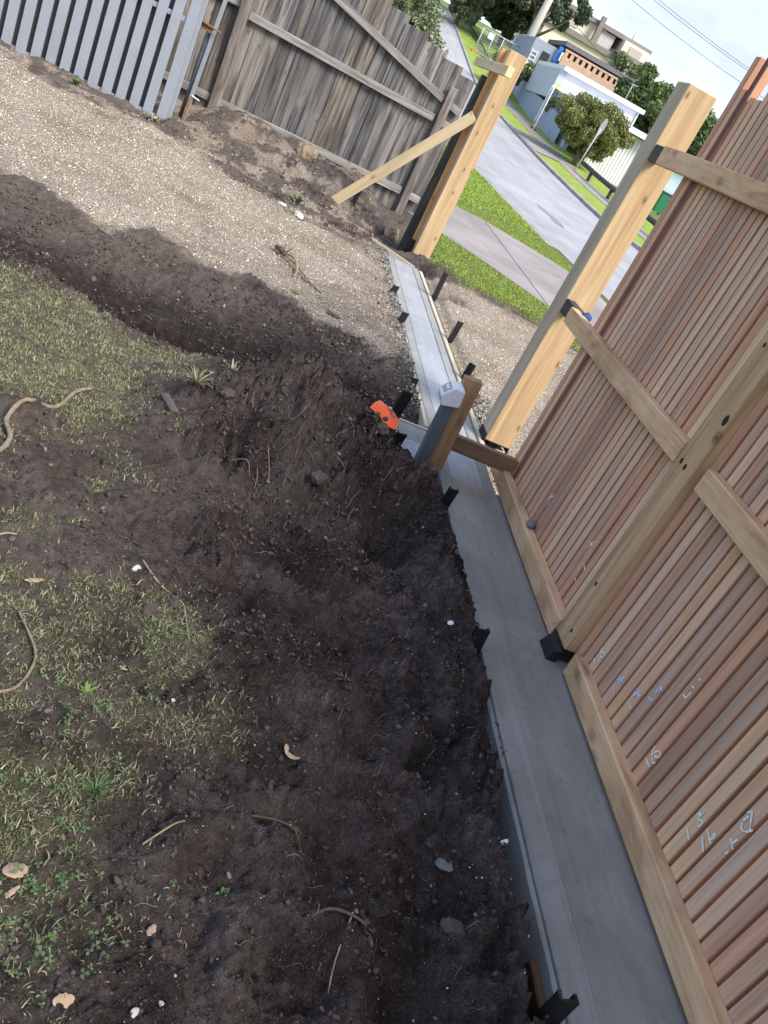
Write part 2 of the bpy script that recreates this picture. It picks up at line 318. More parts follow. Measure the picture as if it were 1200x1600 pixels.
M['leaf_dark'] = mat_leafy('leaf_dark_conifer', [(0, (0.025, 0.045, 0.02)), (0.6, (0.05, 0.08, 0.032)), (1, (0.09, 0.125, 0.05))], 0.1)
M['leaf_gum'] = mat_leafy('leaf_gum', [(0, (0.05, 0.075, 0.042)), (0.6, (0.10, 0.13, 0.075)), (1, (0.17, 0.195, 0.12))], 0.15)
M['leaf_mid'] = mat_leafy('leaf_mid_green', [(0, (0.05, 0.085, 0.026)), (0.6, (0.1, 0.155, 0.045)), (1, (0.18, 0.24, 0.08))], 0.15)
M['leaf_sage'] = mat_leafy('leaf_sage', [(0, (0.10, 0.14, 0.07)), (0.6, (0.17, 0.22, 0.11)), (0.9, (0.25, 0.29, 0.15)), (1, (0.32, 0.25, 0.15))], 0.15)

# ground with painted zones (gravel, grass, dry crust, trench shade)
def mat_ground():
    s = NT('yard_ground'); v = s.coord(rand=False)
    at = s.n('Attribute', attribute_name='zone'); sp = s.n('SeparateColor'); s.l(at.outputs['Color'], sp.inputs[0])
    n1 = s.noise(v, 3.0, 6, 0.65, 0.4); n2 = s.noise(v, 28, 6, 0.7); n3 = s.noise(v, 160, 4, 0.7)
    soil = s.ramp(n1, [(0.34, (0.036, 0.027, 0.025)), (0.47, (0.07, 0.053, 0.049)), (0.6, (0.125, 0.098, 0.091)), (0.7, (0.165, 0.132, 0.121))])
    soil = s.mix(0.75, soil, s.ramp(n2, [(0.34, 0.4), (0.64, 1.35)]), 'MULTIPLY')
    soil = s.mix(0.6, soil, s.ramp(n3, [(0.38, 0.35), (0.62, 1.4)]), 'MULTIPLY')
    crust = s.ramp(n2, [(0.3, (0.075, 0.06, 0.051)), (0.68, (0.18, 0.15, 0.128))])
    soil = s.mix(sp.outputs[2], soil, crust)
    soil = s.mix(at.outputs['Alpha'], soil, s.ramp(n2, [(0.3, (0.02, 0.015, 0.013)), (0.6, (0.042, 0.032, 0.028)), (0.72, (0.12, 0.1, 0.085))]))  # alpha zone paints the trench's shade into the soil colour
    vo = s.n('TexVoronoi'); vo.inputs['Scale'].default_value = 120; s.l(v, vo.inputs['Vector'])
    sep = s.n('SeparateColor'); s.l(vo.outputs['Color'], sep.inputs[0])
    grav = s.ramp(sep.outputs[0], [(0, (0.34, 0.275, 0.21)), (0.35, (0.64, 0.54, 0.425)), (0.8, (0.76, 0.665, 0.545)), (1, (0.82, 0.76, 0.67))])
    grav = s.mix(0.6, grav, s.ramp(vo.outputs['Distance'], [(0.35, 1.0), (0.62, 0.35)]), 'MULTIPLY')
    grav = s.mix(0.75, grav, s.ramp(s.noise(v, 60, 3, 0.8), [(0.36, 0.55), (0.44, 1.05), (0.6, 1.35)]), 'MULTIPLY')
    grav = s.mix(0.7, grav, s.ramp(s.noise(v, 1.7, 5, 0.65, 0.5), [(0.33, (0.55, 0.45, 0.37)), (0.46, (0.93, 0.87, 0.8)), (0.6, (1.08, 1.06, 1.02))]), 'MULTIPLY')
    c = s.mix(sp.outputs[0], soil, grav)
    gr = s.ramp(n2, [(0.3, (0.06, 0.056, 0.034)), (0.5, (0.125, 0.122, 0.068)), (0.7, (0.22, 0.205, 0.125))])
    c = s.mix(sp.outputs[1], c, gr)
    s.col(c); s.rough(0.95); s.b.inputs['Specular IOR Level'].default_value = 0.12
    h = s.mix(0.45, n2, n3); h = s.mix(sp.outputs[0], h, vo.outputs['Distance']); s.bump(h, 1.0, 0.035)
    return s.m
M['ground'] = mat_ground()
def mat_surface(name, lo, mid, hi, sc, rough=0.9, bump=0.3, fine=120, patch=0.5, wet=None, streak=None):
    s = NT(name); v = s.coord(rand=False); n1 = s.noise(v, sc, 6, 0.65, 0.3); n2 = s.noise(v, fine, 4, 0.7)
    c = s.ramp(n1, [(0.25, lo), (0.5, mid), (0.75, hi)]); c = s.mix(patch, c, s.ramp(n2, [(0.3, 0.55), (0.7, 1.2)]), 'MULTIPLY')
    if streak:
        vs = s.coord(streak, rand=False); c = s.mix(0.5, c, s.ramp(s.noise(vs, 1.0, 4, 0.6), [(0.35, 0.72), (0.65, 1.1)]), 'MULTIPLY')
    s.col(c)
    if wet: s.rough(s.ramp(n1, [(0.3, wet[0]), (0.7, wet[1])]))
    else: s.rough(rough)
    s.bump(n2, bump, 0.006); return s.m
def mat_concrete(name, lo, mid, hi, wet=None, rough=.8):
    s = NT(name); v = s.coord(rand=False); n1 = s.noise(v, 2.3, 7, 0.7, 0.6); n2 = s.noise(v, 240, 4, 0.7); n3 = s.noise(s.coord((30, 1.1, 1), rand=False), 1.0, 6, .7, .8); n4 = s.noise(v, 13, 6, .7, 1.0)
    c = s.ramp(n1, [(0.32, lo), (0.5, mid), (0.68, hi)]); c = s.mix(.3, c, s.ramp(n2, [(0.3, 0.6), (0.7, 1.25)]), 'MULTIPLY'); c = s.mix(.45, c, s.ramp(n3, [(0.35, 0.72), (0.62, 1.15)]), 'MULTIPLY')
    c = s.mix(s.ramp(n4, [(0.6, 0.0), (0.72, .45)]), c, (lo[0] * .55, lo[1] * .55, lo[2] * .52))
    vo = s.n('TexVoronoi'); vo.inputs['Scale'].default_value = 42; s.l(v, vo.inputs['Vector']); c = s.mix(s.ramp(vo.outputs['Distance'], [(0.03, .8), (0.07, 0.0)]), c, (.045, .045, .045))
    s.col(c); s.rough(s.ramp(n4, [(0.35, wet[0]), (0.65, wet[1])]) if wet else rough); s.bump(s.mix(.5, n2, n3), .22, .006); return s.m
M['verge'] = mat_surface('verge_grass', (0.15, 0.215, 0.03), (0.23, 0.315, 0.048), (0.31, 0.39, 0.085), 1.6, fine=40, patch=0.7, bump=0.8)
M['hillgrass'] = mat_surface('hill_grass', (0.07, 0.10, 0.025), (0.12, 0.17, 0.04), (0.18, 0.23, 0.06), 0.25, fine=4, patch=0.6, bump=0.5)
M['road'] = mat_surface('asphalt_grey', (0.26, 0.265, 0.275), (0.33, 0.335, 0.345), (0.39, 0.395, 0.405), 0.5, fine=70, patch=0.3, streak=(1.3, 0.06, 1))
M['kerb'] = mat_surface('kerb_concrete', (0.2, 0.185, 0.165), (0.31, 0.29, 0.265), (0.4, 0.38, 0.35), 1.5, fine=60)
M['path'] = mat_surface('path_concrete', (0.215, 0.19, 0.18), (0.29, 0.262, 0.25), (0.36, 0.335, 0.325), 1.1, fine=90, patch=0.35, streak=(1.0, 0.25, 1))
M['conc_wet'] = mat_concrete('wet_concrete', (0.19, 0.186, 0.17), (0.24, 0.235, 0.217), (0.29, 0.285, 0.264), (.26, .5))
M['conc_band'] = mat_concrete('concrete_edge_band', (0.2, 0.2, 0.182), (0.255, 0.255, 0.235), (0.31, 0.308, 0.288))
M['conc_far'] = mat_concrete('concrete_trowelled', (0.26, 0.275, 0.29), (0.32, 0.335, 0.355), (0.37, 0.385, 0.4), (.4, .65))
M['conc_far_band'] = mat_concrete('concrete_far_band', (0.22, 0.225, 0.215), (0.27, 0.275, 0.262), (0.32, 0.322, 0.305))

# ------------------------------------------------------------------ terrain heights
HY = [-80, 27, 31.4, 35, 42.3, 54.6, 67.9, 78.9, 91.8, 110, 140, 200, 500]
HZ = [0, 0, .05, .2, .52, 1.23, 2.19, 3.8, 5.7, 8.0, 10.5, 12, 12]
def hill(y):
    y = np.asarray(y, float); return (np.interp(y - 2, HY, HZ) + np.interp(y, HY, HZ) * 2 + np.interp(y + 2, HY, HZ)) / 4
P_GRAVEL = [(-6, 5.5), (-1.49, 5.62), (-1.2, 5.6), (-.83, 5.38), (-.57, 5.66), (-.04, 5.6), (.24, 5.64), (.53, 5.44), (.8, 5.42), (1.09, 5.3), (1.34, 5.1), (1.34, 8.3), (.98, 8.06), (.28, 8.02), (-.53, 8.67), (-1.16, 9.1), (-1.94, 8.7), (-2.68, 9.1), (-6, 9.3)]
P_GRAVEL2 = [(1.62, 3.0), (1.62, 8.1), (2.0, 8.35), (2.9, 8.15), (3.3, 7.85), (5.0, 6.4), (5.0, -2), (1.8, -2), (1.8, 3.0)]
P_GRASS1 = [(-6, 4.05), (-1.2, 4.08), (-0.6, 4.02), (-0.38, 3.86), (-0.15, 3.84), (0.0, 4.0), (0.02, 3.9), (-0.1, 3.72), (-0.29, 3.54), (-0.2, 3.35), (-0.16, 3.15), (-0.2, 2.95), (-0.3, 2.8), (-0.5, 2.98), (-0.7, 2.85), (-6, 3.0)]
P_GRASS2 = [(-6, 2.2), (-0.5, 2.0), (-0.2, 1.98), (0.06, 2.06), (0.3, 2.1), (0.40, 1.78), (0.36, 1.6), (0.22, 1.45), (0.2, 1.2), (0.3, 1.09), (0.21, 0.93), (0.06, 0.8), (-1, 0.3), (-6, 0.3)]
def blob(x, y, cx, cy, h, rx, ry, p=1.0): return h * np.exp(-(((x - cx) / rx) ** 2 + ((y - cy) / ry) ** 2) ** p)
def zones(x, y):
    j = 0.10 * fbm(x, y, 3.0, 4, 0.6); j2 = 0.05 * fbm(x + 31, y, 14.0, 3, 0.6)
    g = ss(-0.10, 0.12, poly_sd(x, y, P_GRAVEL) + j * 1.3 + j2)
    g2 = ss(-0.08, 0.08, poly_sd(x, y, P_GRAVEL2) + j)
    gr1 = ss(-0.09, 0.10, poly_sd(x, y, P_GRASS1) + j + j2); gr2 = ss(-0.10, 0.10, poly_sd(x, y, P_GRASS2) + j + j2)
    patch = ss(-0.25, 0.2, fbm(x + 5, y + 3, 4.5, 4, 0.6)); sparse = ss(0.05, 0.32, fbm(x - 7, y + 13, 5, 4, 0.6)) * ss(0.15, -0.15, x) * ss(1.6, 1.9, y) * ss(4.0, 3.7, y)
    grass = np.maximum(gr1 * (0.75 + 0.25 * patch), np.maximum(gr2 * (0.25 + 0.65 * patch), 0.45 * sparse))
    st = ss(0.0, 0.12, y - np.interp(x, [1.6, 2.0, 2.9, 3.3, 5.2], [8.35, 8.42, 8.22, 7.92, 6.5]) + j) * ss(1.7, 1.85, x) * ss(1.25, 1.45, np.hypot(x - 1.0, (y - 7.7) * 0.9) + j)
    street = ss(9.9, 10.2, y) * ss(1.75, 1.9, x)
    grass_s = np.maximum(st, street)
    g = np.maximum(g, .6 * ss(-.05, .3, fbm(x - 11, y + 2, 2.6, 5, .65)) * ss(7.9, 8.4, y) * ss(1.4, 1.1, x))
    gravel = np.maximum(g * (1 - .5 * ss(.2, 1.1, x) * ss(.25, -.2, fbm(x + 3, y - 5, 1.6, 4, .6))) * (.84 + .16 * ss(-.25, .15, fbm(x, y, 2.2, 4, .6))), g2) * (1 - grass_s) * (1 - 0.85 * ss(0.35, 0.1, np.hypot(x - 1.85, y - 7.72) + j))
    return gravel, grass, grass_s
def height(x, y, fine=True):
    gv, gs, st = zones(x, y)
    e = np.interp(x, [-6, -1, -.84, -.64, -.38, -.19, .05, .28, .7, 1.0, 1.3], [4.25, 4.17, 4.19, 4.13, 3.95, 3.92, 4.06, 4.12, 4.05, 3.98, 3.95]) + 0.05 * fbm(x, y, 5, 3)
    yard = ss(1.6, 1.3, x)
    z = 0.03 + 0.02 * fbm(x, y, 0.8, 3)
    # trench across the yard: sharp near edge, long ragged far bank
    dep = np.interp(x, [-6, -1, 0, .6, 1.05, 1.25], [-.34, -.36, -.38, -.4, -.34, -.1])
    wt = np.interp(x, [-6, -1, -.6, -.4, 0, .5, 1.0, 1.3], [.3, .28, .3, .55, .5, .42, .4, .4]) + 0.07 * fbm(x, y + 4, 4, 3)
    tr = ss(e, e + 0.05, y); wt = wt + .05 * fbm(x, y, 13, 3); bank = ss(e + wt - .02, e + wt + 0.07, y) * 0.62 + ss(e + wt + 0.10, e + wt + 1.0, y + 0.2 * fbm(x + 9, y, 2, 3)) * 0.38
    tz = dep * tr * (1 - bank) + 0.03 * ss(5.0, 5.6, y)
    z = z * (1 - tr) + tz * tr
    # spoil heaps
    sp = (blob(x, y, 0.05, 3.36, .10, .20, .22) + blob(x, y, .38, 3.36, .34, .24, .19) + blob(x, y, .70, 3.34, .26, .22, .17) + blob(x, y, .56, 3.08, .14, .32, .14)
          + blob(x, y, 1.0, 3.16, .15, .15, .26) + blob(x, y, 1.1, 2.75, .10, .13, .25) + blob(x, y, 1.1, 2.35, .05, .13, .3) + blob(x, y, .1, 3.05, .05, .3, .2) - blob(x, y, .95, 2.86, .13, .12, .15, 1.6)
          - blob(x, y, .55, 2.72, .05, .2, .12))
    sp *= ss(1.34, 1.2, x) * (1 - .85 * ss(.78, .98, x) * ss(3.28, 3.5, y))
    z = z + sp
    # disturbed flat in front, footprints
    for (fx, fy, r) in ((.52, 1.55, .10), (.68, 1.35, .12), (.98, 1.32, .13), (.80, 1.75, .12), (.62, 1.05, .11), (.9, 1.0, .12), (.45, 1.25, .09), (.75, 2.15, .12), (1.02, 1.7, .1), (.35, 2.3, .1), (.55, .85, .1), (1.05, 1.5, .08)):
        z = z - blob(x, y, fx, fy, .06, r, r * 0.7, 2.0) + blob(x, y, fx + r * 1.0, fy + .05, .035, r * 0.5, r * 0.5)
    # slot beside formwork
    se = np.interp(y, [.8, 1.1, 1.6, 2.3], [1.19, 1.195, 1.225, 1.26]) + 0.018 * fbm(x, y, 7, 3)
    slot = ss(se - .02, se + .012, x) * ss(2.42, 2.3, y)
    z = z - slot * 0.24
    # near the corner post the soil sinks below the slab
    z = z - 0.13 * ss(1.1, 1.2, x) * ss(3.66, 3.76, y) * ss(4.5, 4.4, y)
    # far side of the yard
    z = z + 0.16 * ss(9.4, 10.7, y + 0.25 * fbm(x, y, 1.3, 3)) * ss(1.4, 0.9, x) * ss(-1.1, -0.7, x) + 0.05 * ss(9.0, 10.0, y) * ss(1.4, 0.9, x)
    z = z - blob(x, y, 1.0, 9.12, .16, .12, .10) - blob(x, y, 1.35, 9.2, .22, .22, .3) - blob(x, y, 1.86, 7.72, .14, .13, .12) + blob(x, y, .45, 10.2, .1, .5, .3) + blob(x, y, -.4, 10.5, .12, .35, .25)
    z = z + 0.05 * ss(8.2, 8.35, y) * ss(1.75, 2.0, x) * st
    soil = (1 - gv) * (1 - gs) * (1 - st)
    if fine:
        r = 1 - np.abs(fbm(x, y, 4.5, 3, 0.55)) * 2
        heap = np.clip(sp / 0.1, 0, 1)
        bil = np.abs(fbm(x + 21, y, 6.5, 4, 0.6)); bil2 = np.abs(fbm(x, y + 21, 19, 4, 0.65))
        rough = 0.35 + 0.85 * ss(-.15, .3, fbm(x - 3, y + 7, 2.4, 3)) + .25 * heap
        rough = rough * (1 - .45 * ss(4.2, 5.2, y)) * (1 - .5 * ss(.25, -.1, x))
        z = z + soil * (0.06 * fbm(x, y, 2.4, 4, 0.6) + rough * (0.11 * bil - .025) + rough * (0.045 + 0.035 * heap) * bil2 + 0.016 * fbm(x, y, 52, 3, 0.7) + 0.055 * heap * (fbm(x + 5, y, 6, 4, .6)))
        z = z + soil * 0.02 * ss(4.2, 5.0, y) * fbm(x * 0.6, y * 1.6, 6, 4, 0.6)
        z = z + gv * (0.006 * fbm(x, y, 3, 4) + 0.005 * fbm(x, y, 30, 3, 0.7)) + gs * (0.008 * fbm(x, y, 6, 4) + 0.007 * fbm(x, y, 30, 3))
    # make room for the concrete
    under = ss(1.278, 1.30, x) * ss(8.52, 8.46, y) * ss(1.71, 1.685, x)
    pad = ss(1.03, 1.05, x) * ss(1.31, 1.30, x) * ss(3.84, 3.86, y) * ss(4.36, 4.33, y)
    z = np.where(under > 0, np.minimum(z, z * (1 - under) - 0.26 * under), z)
    z = np.where(pad > 0, np.minimum(z, z * (1 - pad) - 0.16 * pad), z)
    # next to the strip the soil never rides over the concrete
    lim = np.where(x < 1.30, 0.012 + (1.30 - x) * 1.3, np.where(x > 1.63, -0.012 + np.maximum(x - 1.75, 0) * 0.9, 9))
    z = np.where((x > 1.0) & (x < 2.0) & (y < 8.4), np.minimum(z, lim), z)
    return z
def grow(a, b, d0, k):
    out = [a]
    while out[-1] < b: out.append(out[-1] + d0 + k * (out[-1] - a))
    return np.array(out)
xs = np.concatenate([np.arange(-7, -3.2, .08), np.arange(-3.2, -1.2, .025), np.arange(-1.2, 1.1, .011), np.arange(1.1, 1.34, .008), np.arange(1.34, 1.66, .05), np.arange(1.66, 2.1, .014), np.arange(2.1, 5.06, .05)])
ys = np.concatenate([np.arange(-2, 0.6, .12), grow(0.6, 15.0, .0085, .0032)])
GX, GY = np.meshgrid(xs, ys); gx = GX.ravel(); gy = GY.ravel()
gz = height(gx, gy)
nx, ny = len(xs), len(ys)
ii = (np.arange(ny - 1)[:, None] * nx + np.arange(nx - 1)[None, :]).ravel()
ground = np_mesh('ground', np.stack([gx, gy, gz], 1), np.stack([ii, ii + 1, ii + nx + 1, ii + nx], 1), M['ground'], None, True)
struct(ground)
za, zb, zc = zones(gx, gy)
crust = np.clip(.5 * ss(-.1, .3, fbm(gx, gy + 77, 3.4, 5, .65)) * ss(8, 9, gy) - .75 * ss(.0, .35, fbm(gx + 19, gy + 7, 2.1, 5, .65)) * ss(4.4, 5.2, gy) + ss(0.0, 0.35, fbm(gx + 40, gy - 9, 1.6, 4, 0.6)) * 0.35 + 0.85 * ss(4.3, 5.0, gy) + 0.5 * ss(0.25, -0.1, gx) * ss(1.4, 2.4, gy), 0, 1) * (1 - 0.6 * ss(0.02, -0.12, gz))
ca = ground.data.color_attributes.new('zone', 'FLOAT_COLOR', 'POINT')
colr = np.ones((len(gx), 4), np.float32); colr[:, 0] = za; colr[:, 1] = np.maximum(zb * 0.62, zc * 0.9); colr[:, 2] = crust; ez = gy - np.interp(gx, [-6, -1, -.84, -.64, -.38, -.19, .05, .28, .7, 1.0, 1.3], [4.25, 4.17, 4.19, 4.13, 3.95, 3.92, 4.06, 4.12, 4.05, 3.98, 3.95]); colr[:, 3] = np.clip(ss(-.03, -.13, gz + .04 * fbm(gx, gy, 9, 3)) * ss(0.0, .05, ez) * ss(5.3, 4.7, gy) * ss(1.15, 1.05, gx) * .9, 0, 1)  # alpha holds painted shade for the trench floor and cut face
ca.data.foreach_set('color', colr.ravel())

# broad land to the horizon
lx = np.concatenate([np.linspace(-300, -12, 25), np.linspace(-8, 40, 49), np.linspace(50, 400, 25)]); ly = np.concatenate([np.linspace(-200, -5, 12), np.linspace(-2, 160, 109), np.linspace(180, 900, 20)])
LX, LY = np.meshgrid(lx, ly); lz = hill(LY.ravel()) - 0.06
inner = (LX.ravel() > -7.6) & (LX.ravel() < 5.0) & (LY.ravel() > -2.2) & (LY.ravel() < 15.4)
lz = np.where(inner, -0.8, lz); n_, m_ = len(lx), len(ly); ii = (np.arange(m_ - 1)[:, None] * n_ + np.arange(n_ - 1)[None, :]).ravel()
struct(np_mesh('terrain', np.stack([LX.ravel(), LY.ravel(), lz], 1), np.stack([ii, ii + 1, ii + n_ + 1, ii + n_], 1), M['hillgrass'], None, True))
def ribbon(name, x0, x1, y0, y1, dz, mat, step=1.0, xf=None, wob=0.0):
    yy = np.arange(y0, y1 + step * 0.5, step); vs = []
    for y in yy:
        o = xf(y) if xf else 0.0
        vs += [(x0 + o + wob * math.sin(y * 1.7) , y, float(hill(y)) + dz), (x1 + o + wob * math.sin(y * 2.3 + 1), y, float(hill(y)) + dz)]
    fs = [(2 * i, 2 * i + 1, 2 * i + 3, 2 * i + 2) for i in range(len(yy) - 1)]
    return struct(mesh_obj(name, vs, fs, mat, None, True))
def kerb(name, x0, x1, y0, y1, top, bot, mat):
    yy = np.arange(y0, y1 + .5, 1.0); vs = []; fs = []
    for y in yy:
        h = float(hill(y)); vs += [(x0, y, h + bot), (x0, y, h + top - .012), (x0 + .02, y, h + top), (x1 - .02, y, h + top), (x1, y, h + top - .012), (x1, y, h + bot)]
    for i in range(len(yy) - 1):
        for k in range(5): fs.append((6 * i + k, 6 * i + k + 1, 6 * i + 6 + k + 1, 6 * i + 6 + k))
    return struct(mesh_obj(name, vs, fs, mat))
ribbon('road', 5.3, 11.2, -20, 112, -0.05, M['road'])
ribbon('gutter', 5.14, 5.32, -20, 112, -0.042, M['kerb'])
kerb('kerb_near', 4.86, 5.14, -20, 112, 0.055, -0.3, M['kerb'])
kerb('kerb_far', 11.2, 11.42, -20, 112, 0.07, -0.3, M['kerb'])
ribbon('verge_far', 11.4, 13.0, -20, 100, 0.05, M['verge'])
ribbon('footpath_far', 12.98, 14.1, -20, 80, 0.066, M['path'])
ribbon('verge_fence', 14.08, 16.6, -20, 112, 0.055, M['verge'])
ribbon('verge_near', 3.0, 4.9, 14.9, 110, 0.03, M['verge'])
ribbon('verge_nature_strip', -0.5, 3.02, 14.9, 40, 0.02, M['verge'])
cs = struct(mesh_obj('driveway_crossing', [(11.3, 44.5, .72), (13.05, 45.5, .82), (13.05, 51, 1.12), (11.3, 52.5, 1.2)], [(0, 1, 2, 3)], M['path']))
for i, v in enumerate(cs.data.vertices): v.co.z = float(hill(v.co.y)) + 0.085

rp = struct(mesh_obj('road_patch', [(6.75, 21.6, -.045), (6.95, 21.2, -.045), (7.15, 22.0, -.045), (7.2, 23.2, -.045), (7.0, 24.6, -.045), (6.85, 23.6, -.045), (6.9, 22.6, -.045)], [(0, 1, 2, 6), (6, 2, 3, 5), (5, 3, 4)], mat_plain('bitumen_patch', (.24, .243, .25), .9, var=.5, nscale=3)))
rp2 = struct(mesh_obj('road_seal_line', [(5.33, 9, -.0445), (5.36, 9, -.0445), (5.37, 16, -.0445), (5.335, 16, -.0445), (5.36, 26, -.0445), (5.33, 26, -.0445)], [(0, 1, 2, 3), (3, 2, 4, 5)], mat_plain('bitumen_seal', (.05, .05, .052), .8, var=.4, nscale=5)))
# concrete crossing slab between the two grass patches, two bays split by a joint
fp = struct(bpy.data.objects.new('footpath', None)); C.objects.link(fp)
def slab(poly, z0, z1, mat, name, parent=None, bev=0.008):
    bm = bmesh.new(); f = bm.faces.new([bm.verts.new((x, y, z1)) for x, y in poly]); bm.normal_update()
    if f.normal.z < 0: bmesh.ops.reverse_faces(bm, faces=[f])
    r = bmesh.ops.extrude_face_region(bm, geom=[f])
    for v in r['geom']:
        if isinstance(v, bmesh.types.BMVert): v.co.z = z0
    # extruded copy becomes the underside
    bmesh.ops.recalc_face_normals(bm, faces=list(bm.faces))
    if bev: bmesh.ops.bevel(bm, geom=[e for e in bm.edges if all(abs(v.co.z - z1) < 1e-5 for v in e.verts)], offset=bev, segments=1, affect='EDGES')
    return bm_obj(name, bm, mat, parent)
slab([(-1.0, 13.0), (1.4, 11.4), (2.2, 10.62), (2.75, 9.98), (3.288, 9.22), (3.305, 13.98), (2.9, 13.9), (0.5, 16.0), (-1.0, 17.0)], -.1, .095, M['path'], 'slab', fp)
slab([(3.305, 9.2), (4.0, 8.35), (4.84, 7.35), (4.84, 12.5), (4.5, 12.95), (4.05, 13.35), (3.7, 13.62), (3.322, 13.97)], -.1, .093, M['path'], 'slab', fp)

# ------------------------------------------------------------------ grass, clods, pebbles
def rand_rot(n):
    q = rng.normal(size=(n, 4)); q /= np.linalg.norm(q, axis=1)[:, None]; a, b, c, d = q.T
    return np.stack([np.stack([1 - 2 * (c * c + d * d), 2 * (b * c - a * d), 2 * (b * d + a * c)], 1), np.stack([2 * (b * c + a * d), 1 - 2 * (b * b + d * d), 2 * (c * d - a * b)], 1), np.stack([2 * (b * d - a * c), 2 * (c * d + a * b), 1 - 2 * (b * b + c * c)], 1)], 1)
_bm = bmesh.new(); bmesh.ops.create_icosphere(_bm, subdivisions=1, radius=1.0); ICO_V = np.array([v.co[:] for v in _bm.verts]); ICO_F = np.array([[v.index for v in f.verts] for f in _bm.faces]); _bm.free()
def scatter(name, p, size, mat, flat=0.75, jit=0.28, sink=0.3, smooth=False):
    n = len(p); R = rand_rot(n); V = ICO_V[None] * (1 + jit * rng.normal(size=(n, 12, 1))) * rng.uniform(0.65, 1.25, (n, 1, 3))
    V = np.einsum('nij,nkj->nki', R, V); V[:, :, 2] *= flat; V *= size[:, None, None]
    V += p[:, None, :]; V[:, :, 2] += (size * flat * (1 - sink))[:, None] * 0.6
    F = ICO_F[None] + (np.arange(n) * 12)[:, None, None]
    return stuff(np_mesh(name, V.reshape(-1, 3), F.reshape(-1, 3), mat, None, smooth))
def pts_in(n, x0, x1, y0, y1, ypow=1.0):
    x = rng.uniform(x0, x1, n); y = y0 + (y1 - y0) * rng.uniform(0, 1, n) ** ypow; return x, y
def blades(name, x, y, hmin, hmax, wd, mat, lean=0.6, zf=None):
    n = len(x); z = (zf or height)(x, y) - 0.004; h = rng.uniform(hmin, hmax, n); a = rng.uniform(0, 2 * np.pi, n); ln = rng.uniform(0.15, lean, n) * h; b = a + rng.normal(0, 1.2, n) + 1.57
    w_ = wd * rng.uniform(0.6, 1.3, n); P = np.stack([x, y, z], 1); dx, dy = np.cos(b) * w_, np.sin(b) * w_; lx_, ly_ = np.cos(a) * ln, np.sin(a) * ln; zr = np.zeros(n)
    v0 = P + np.stack([dx, dy, zr], 1); v1 = P - np.stack([dx, dy, zr], 1)
    mid = P + np.stack([lx_ * .35, ly_ * .35, h * .6], 1); v2 = mid - .75 * np.stack([dx, dy, zr], 1); v3 = mid + .75 * np.stack([dx, dy, zr], 1)
    v4 = P + np.stack([lx_, ly_, h * np.clip(1 - (ln / h) * .35, .3, 1)], 1)
    V = np.stack([v0, v1, v2, v3, v4], 1).reshape(-1, 3); k = np.arange(n) * 5
    F = np.concatenate([np.stack([k, k + 1, k + 2], 1), np.stack([k, k + 2, k + 3], 1), np.stack([k + 3, k + 2, k + 4], 1)])
    return stuff(np_mesh(name, V, F, mat))
# lawn in the yard
x1, y1 = pts_in(420000, -2.0, 0.45, 0.75, 4.2); _, g_, _ = zones(x1, y1); den = np.clip(g_, 0, 1) * (0.22 + 0.78 * ss(-0.2, 0.25, fbm(x1 + 2, y1, 9, 3, 0.6)))
vis = (x1 > -1.35 + 0.0 * y1) & (x1 > -0.36 * y1 + 0.08)
k_ = (rng.uniform(0, 1, len(x1)) < den * 0.9) & vis
blades('lawn_grass', x1[k_], y1[k_], .006, .024, .0017, M['blade'], 1.3)
x1, y1 = pts_in(90000, -1.4, 0.45, 0.75, 4.1); _, g_, _ = zones(x1, y1); k_ = rng.uniform(0, 1, len(x1)) < g_ * .5 * (x1 > -0.36 * y1 + 0.05)
blades('dead_grass_litter', x1[k_], y1[k_], .004, .010, .0016, M['straw'], 3.0)
# clover mat in the near corner
def clover(name, x, y, sz):
    n = len(x); z = height(x, y) + rng.uniform(.006, .022, n); V = []; F = []
    ang = rng.uniform(0, 6.28, n); s_ = sz * rng.uniform(.6, 1.3, n); tx, ty = rng.normal(0, .25, n), rng.normal(0, .25, n); base = 0
    P = np.stack([x, y, z], 1)
    for k in range(3):
        a = ang + k * 2.094
        def pt(r, da): 
            ox = np.cos(a + da) * r * s_; oy = np.sin(a + da) * r * s_; return P + np.stack([ox, oy, ox * tx + oy * ty], 1)
        V.append(np.stack([P, pt(.75, -.6), pt(1.1, -.3), pt(.95, 0), pt(1.1, .3), pt(.75, .6)], 1))
    V = np.concatenate(V, 0); m = len(V); k = np.arange(m) * 6
    return stuff(np_mesh(name, V.reshape(-1, 3), np.stack([k, k + 1, k + 2, k + 3, k + 4, k + 5], 1), M['clover']))
x1, y1 = pts_in(9000, -0.3, 0.42, 0.75, 2.1); cm = np.exp(-(((x1 - .13) / .12) ** 2 + ((y1 - 1.02) / .14) ** 2)) + .35 * np.exp(-(((x1 - .05) / .2) ** 2 + ((y1 - 1.5) / .35) ** 2)); _, g_, _ = zones(x1, y1)
k_ = rng.uniform(0, 1, len(x1)) < cm * .3 * (.3 + g_); clover('clover_patch', x1[k_], y1[k_], .0075)
# street grass
x1, y1 = pts_in(170000, 1.8, 4.9, 7.0, 14.8); _, _, s_ = zones(x1, y1)
onslab = np.maximum(poly_sd(x1, y1, [(1.0, 11.8), (2.2, 10.62), (3.3, 9.2), (4.84, 7.35), (4.84, 12.5), (3.7, 13.62), (2.9, 13.9), (1.0, 15.5)]), -9) > 0
k_ = (rng.uniform(0, 1, len(x1)) < s_) & ~onslab; blades('verge_grass', x1[k_], y1[k_], .012, .036, .0035, M['blade_verge'], 1.0)
x1, y1 = pts_in(30000, 3.0, 4.88, 14.9, 27, 1.3)
blades('verge_grass_far', x1, y1, .03, .07, .009, M['blade_verge'], 1.0, zf=lambda a, b: hill(b) + .03)
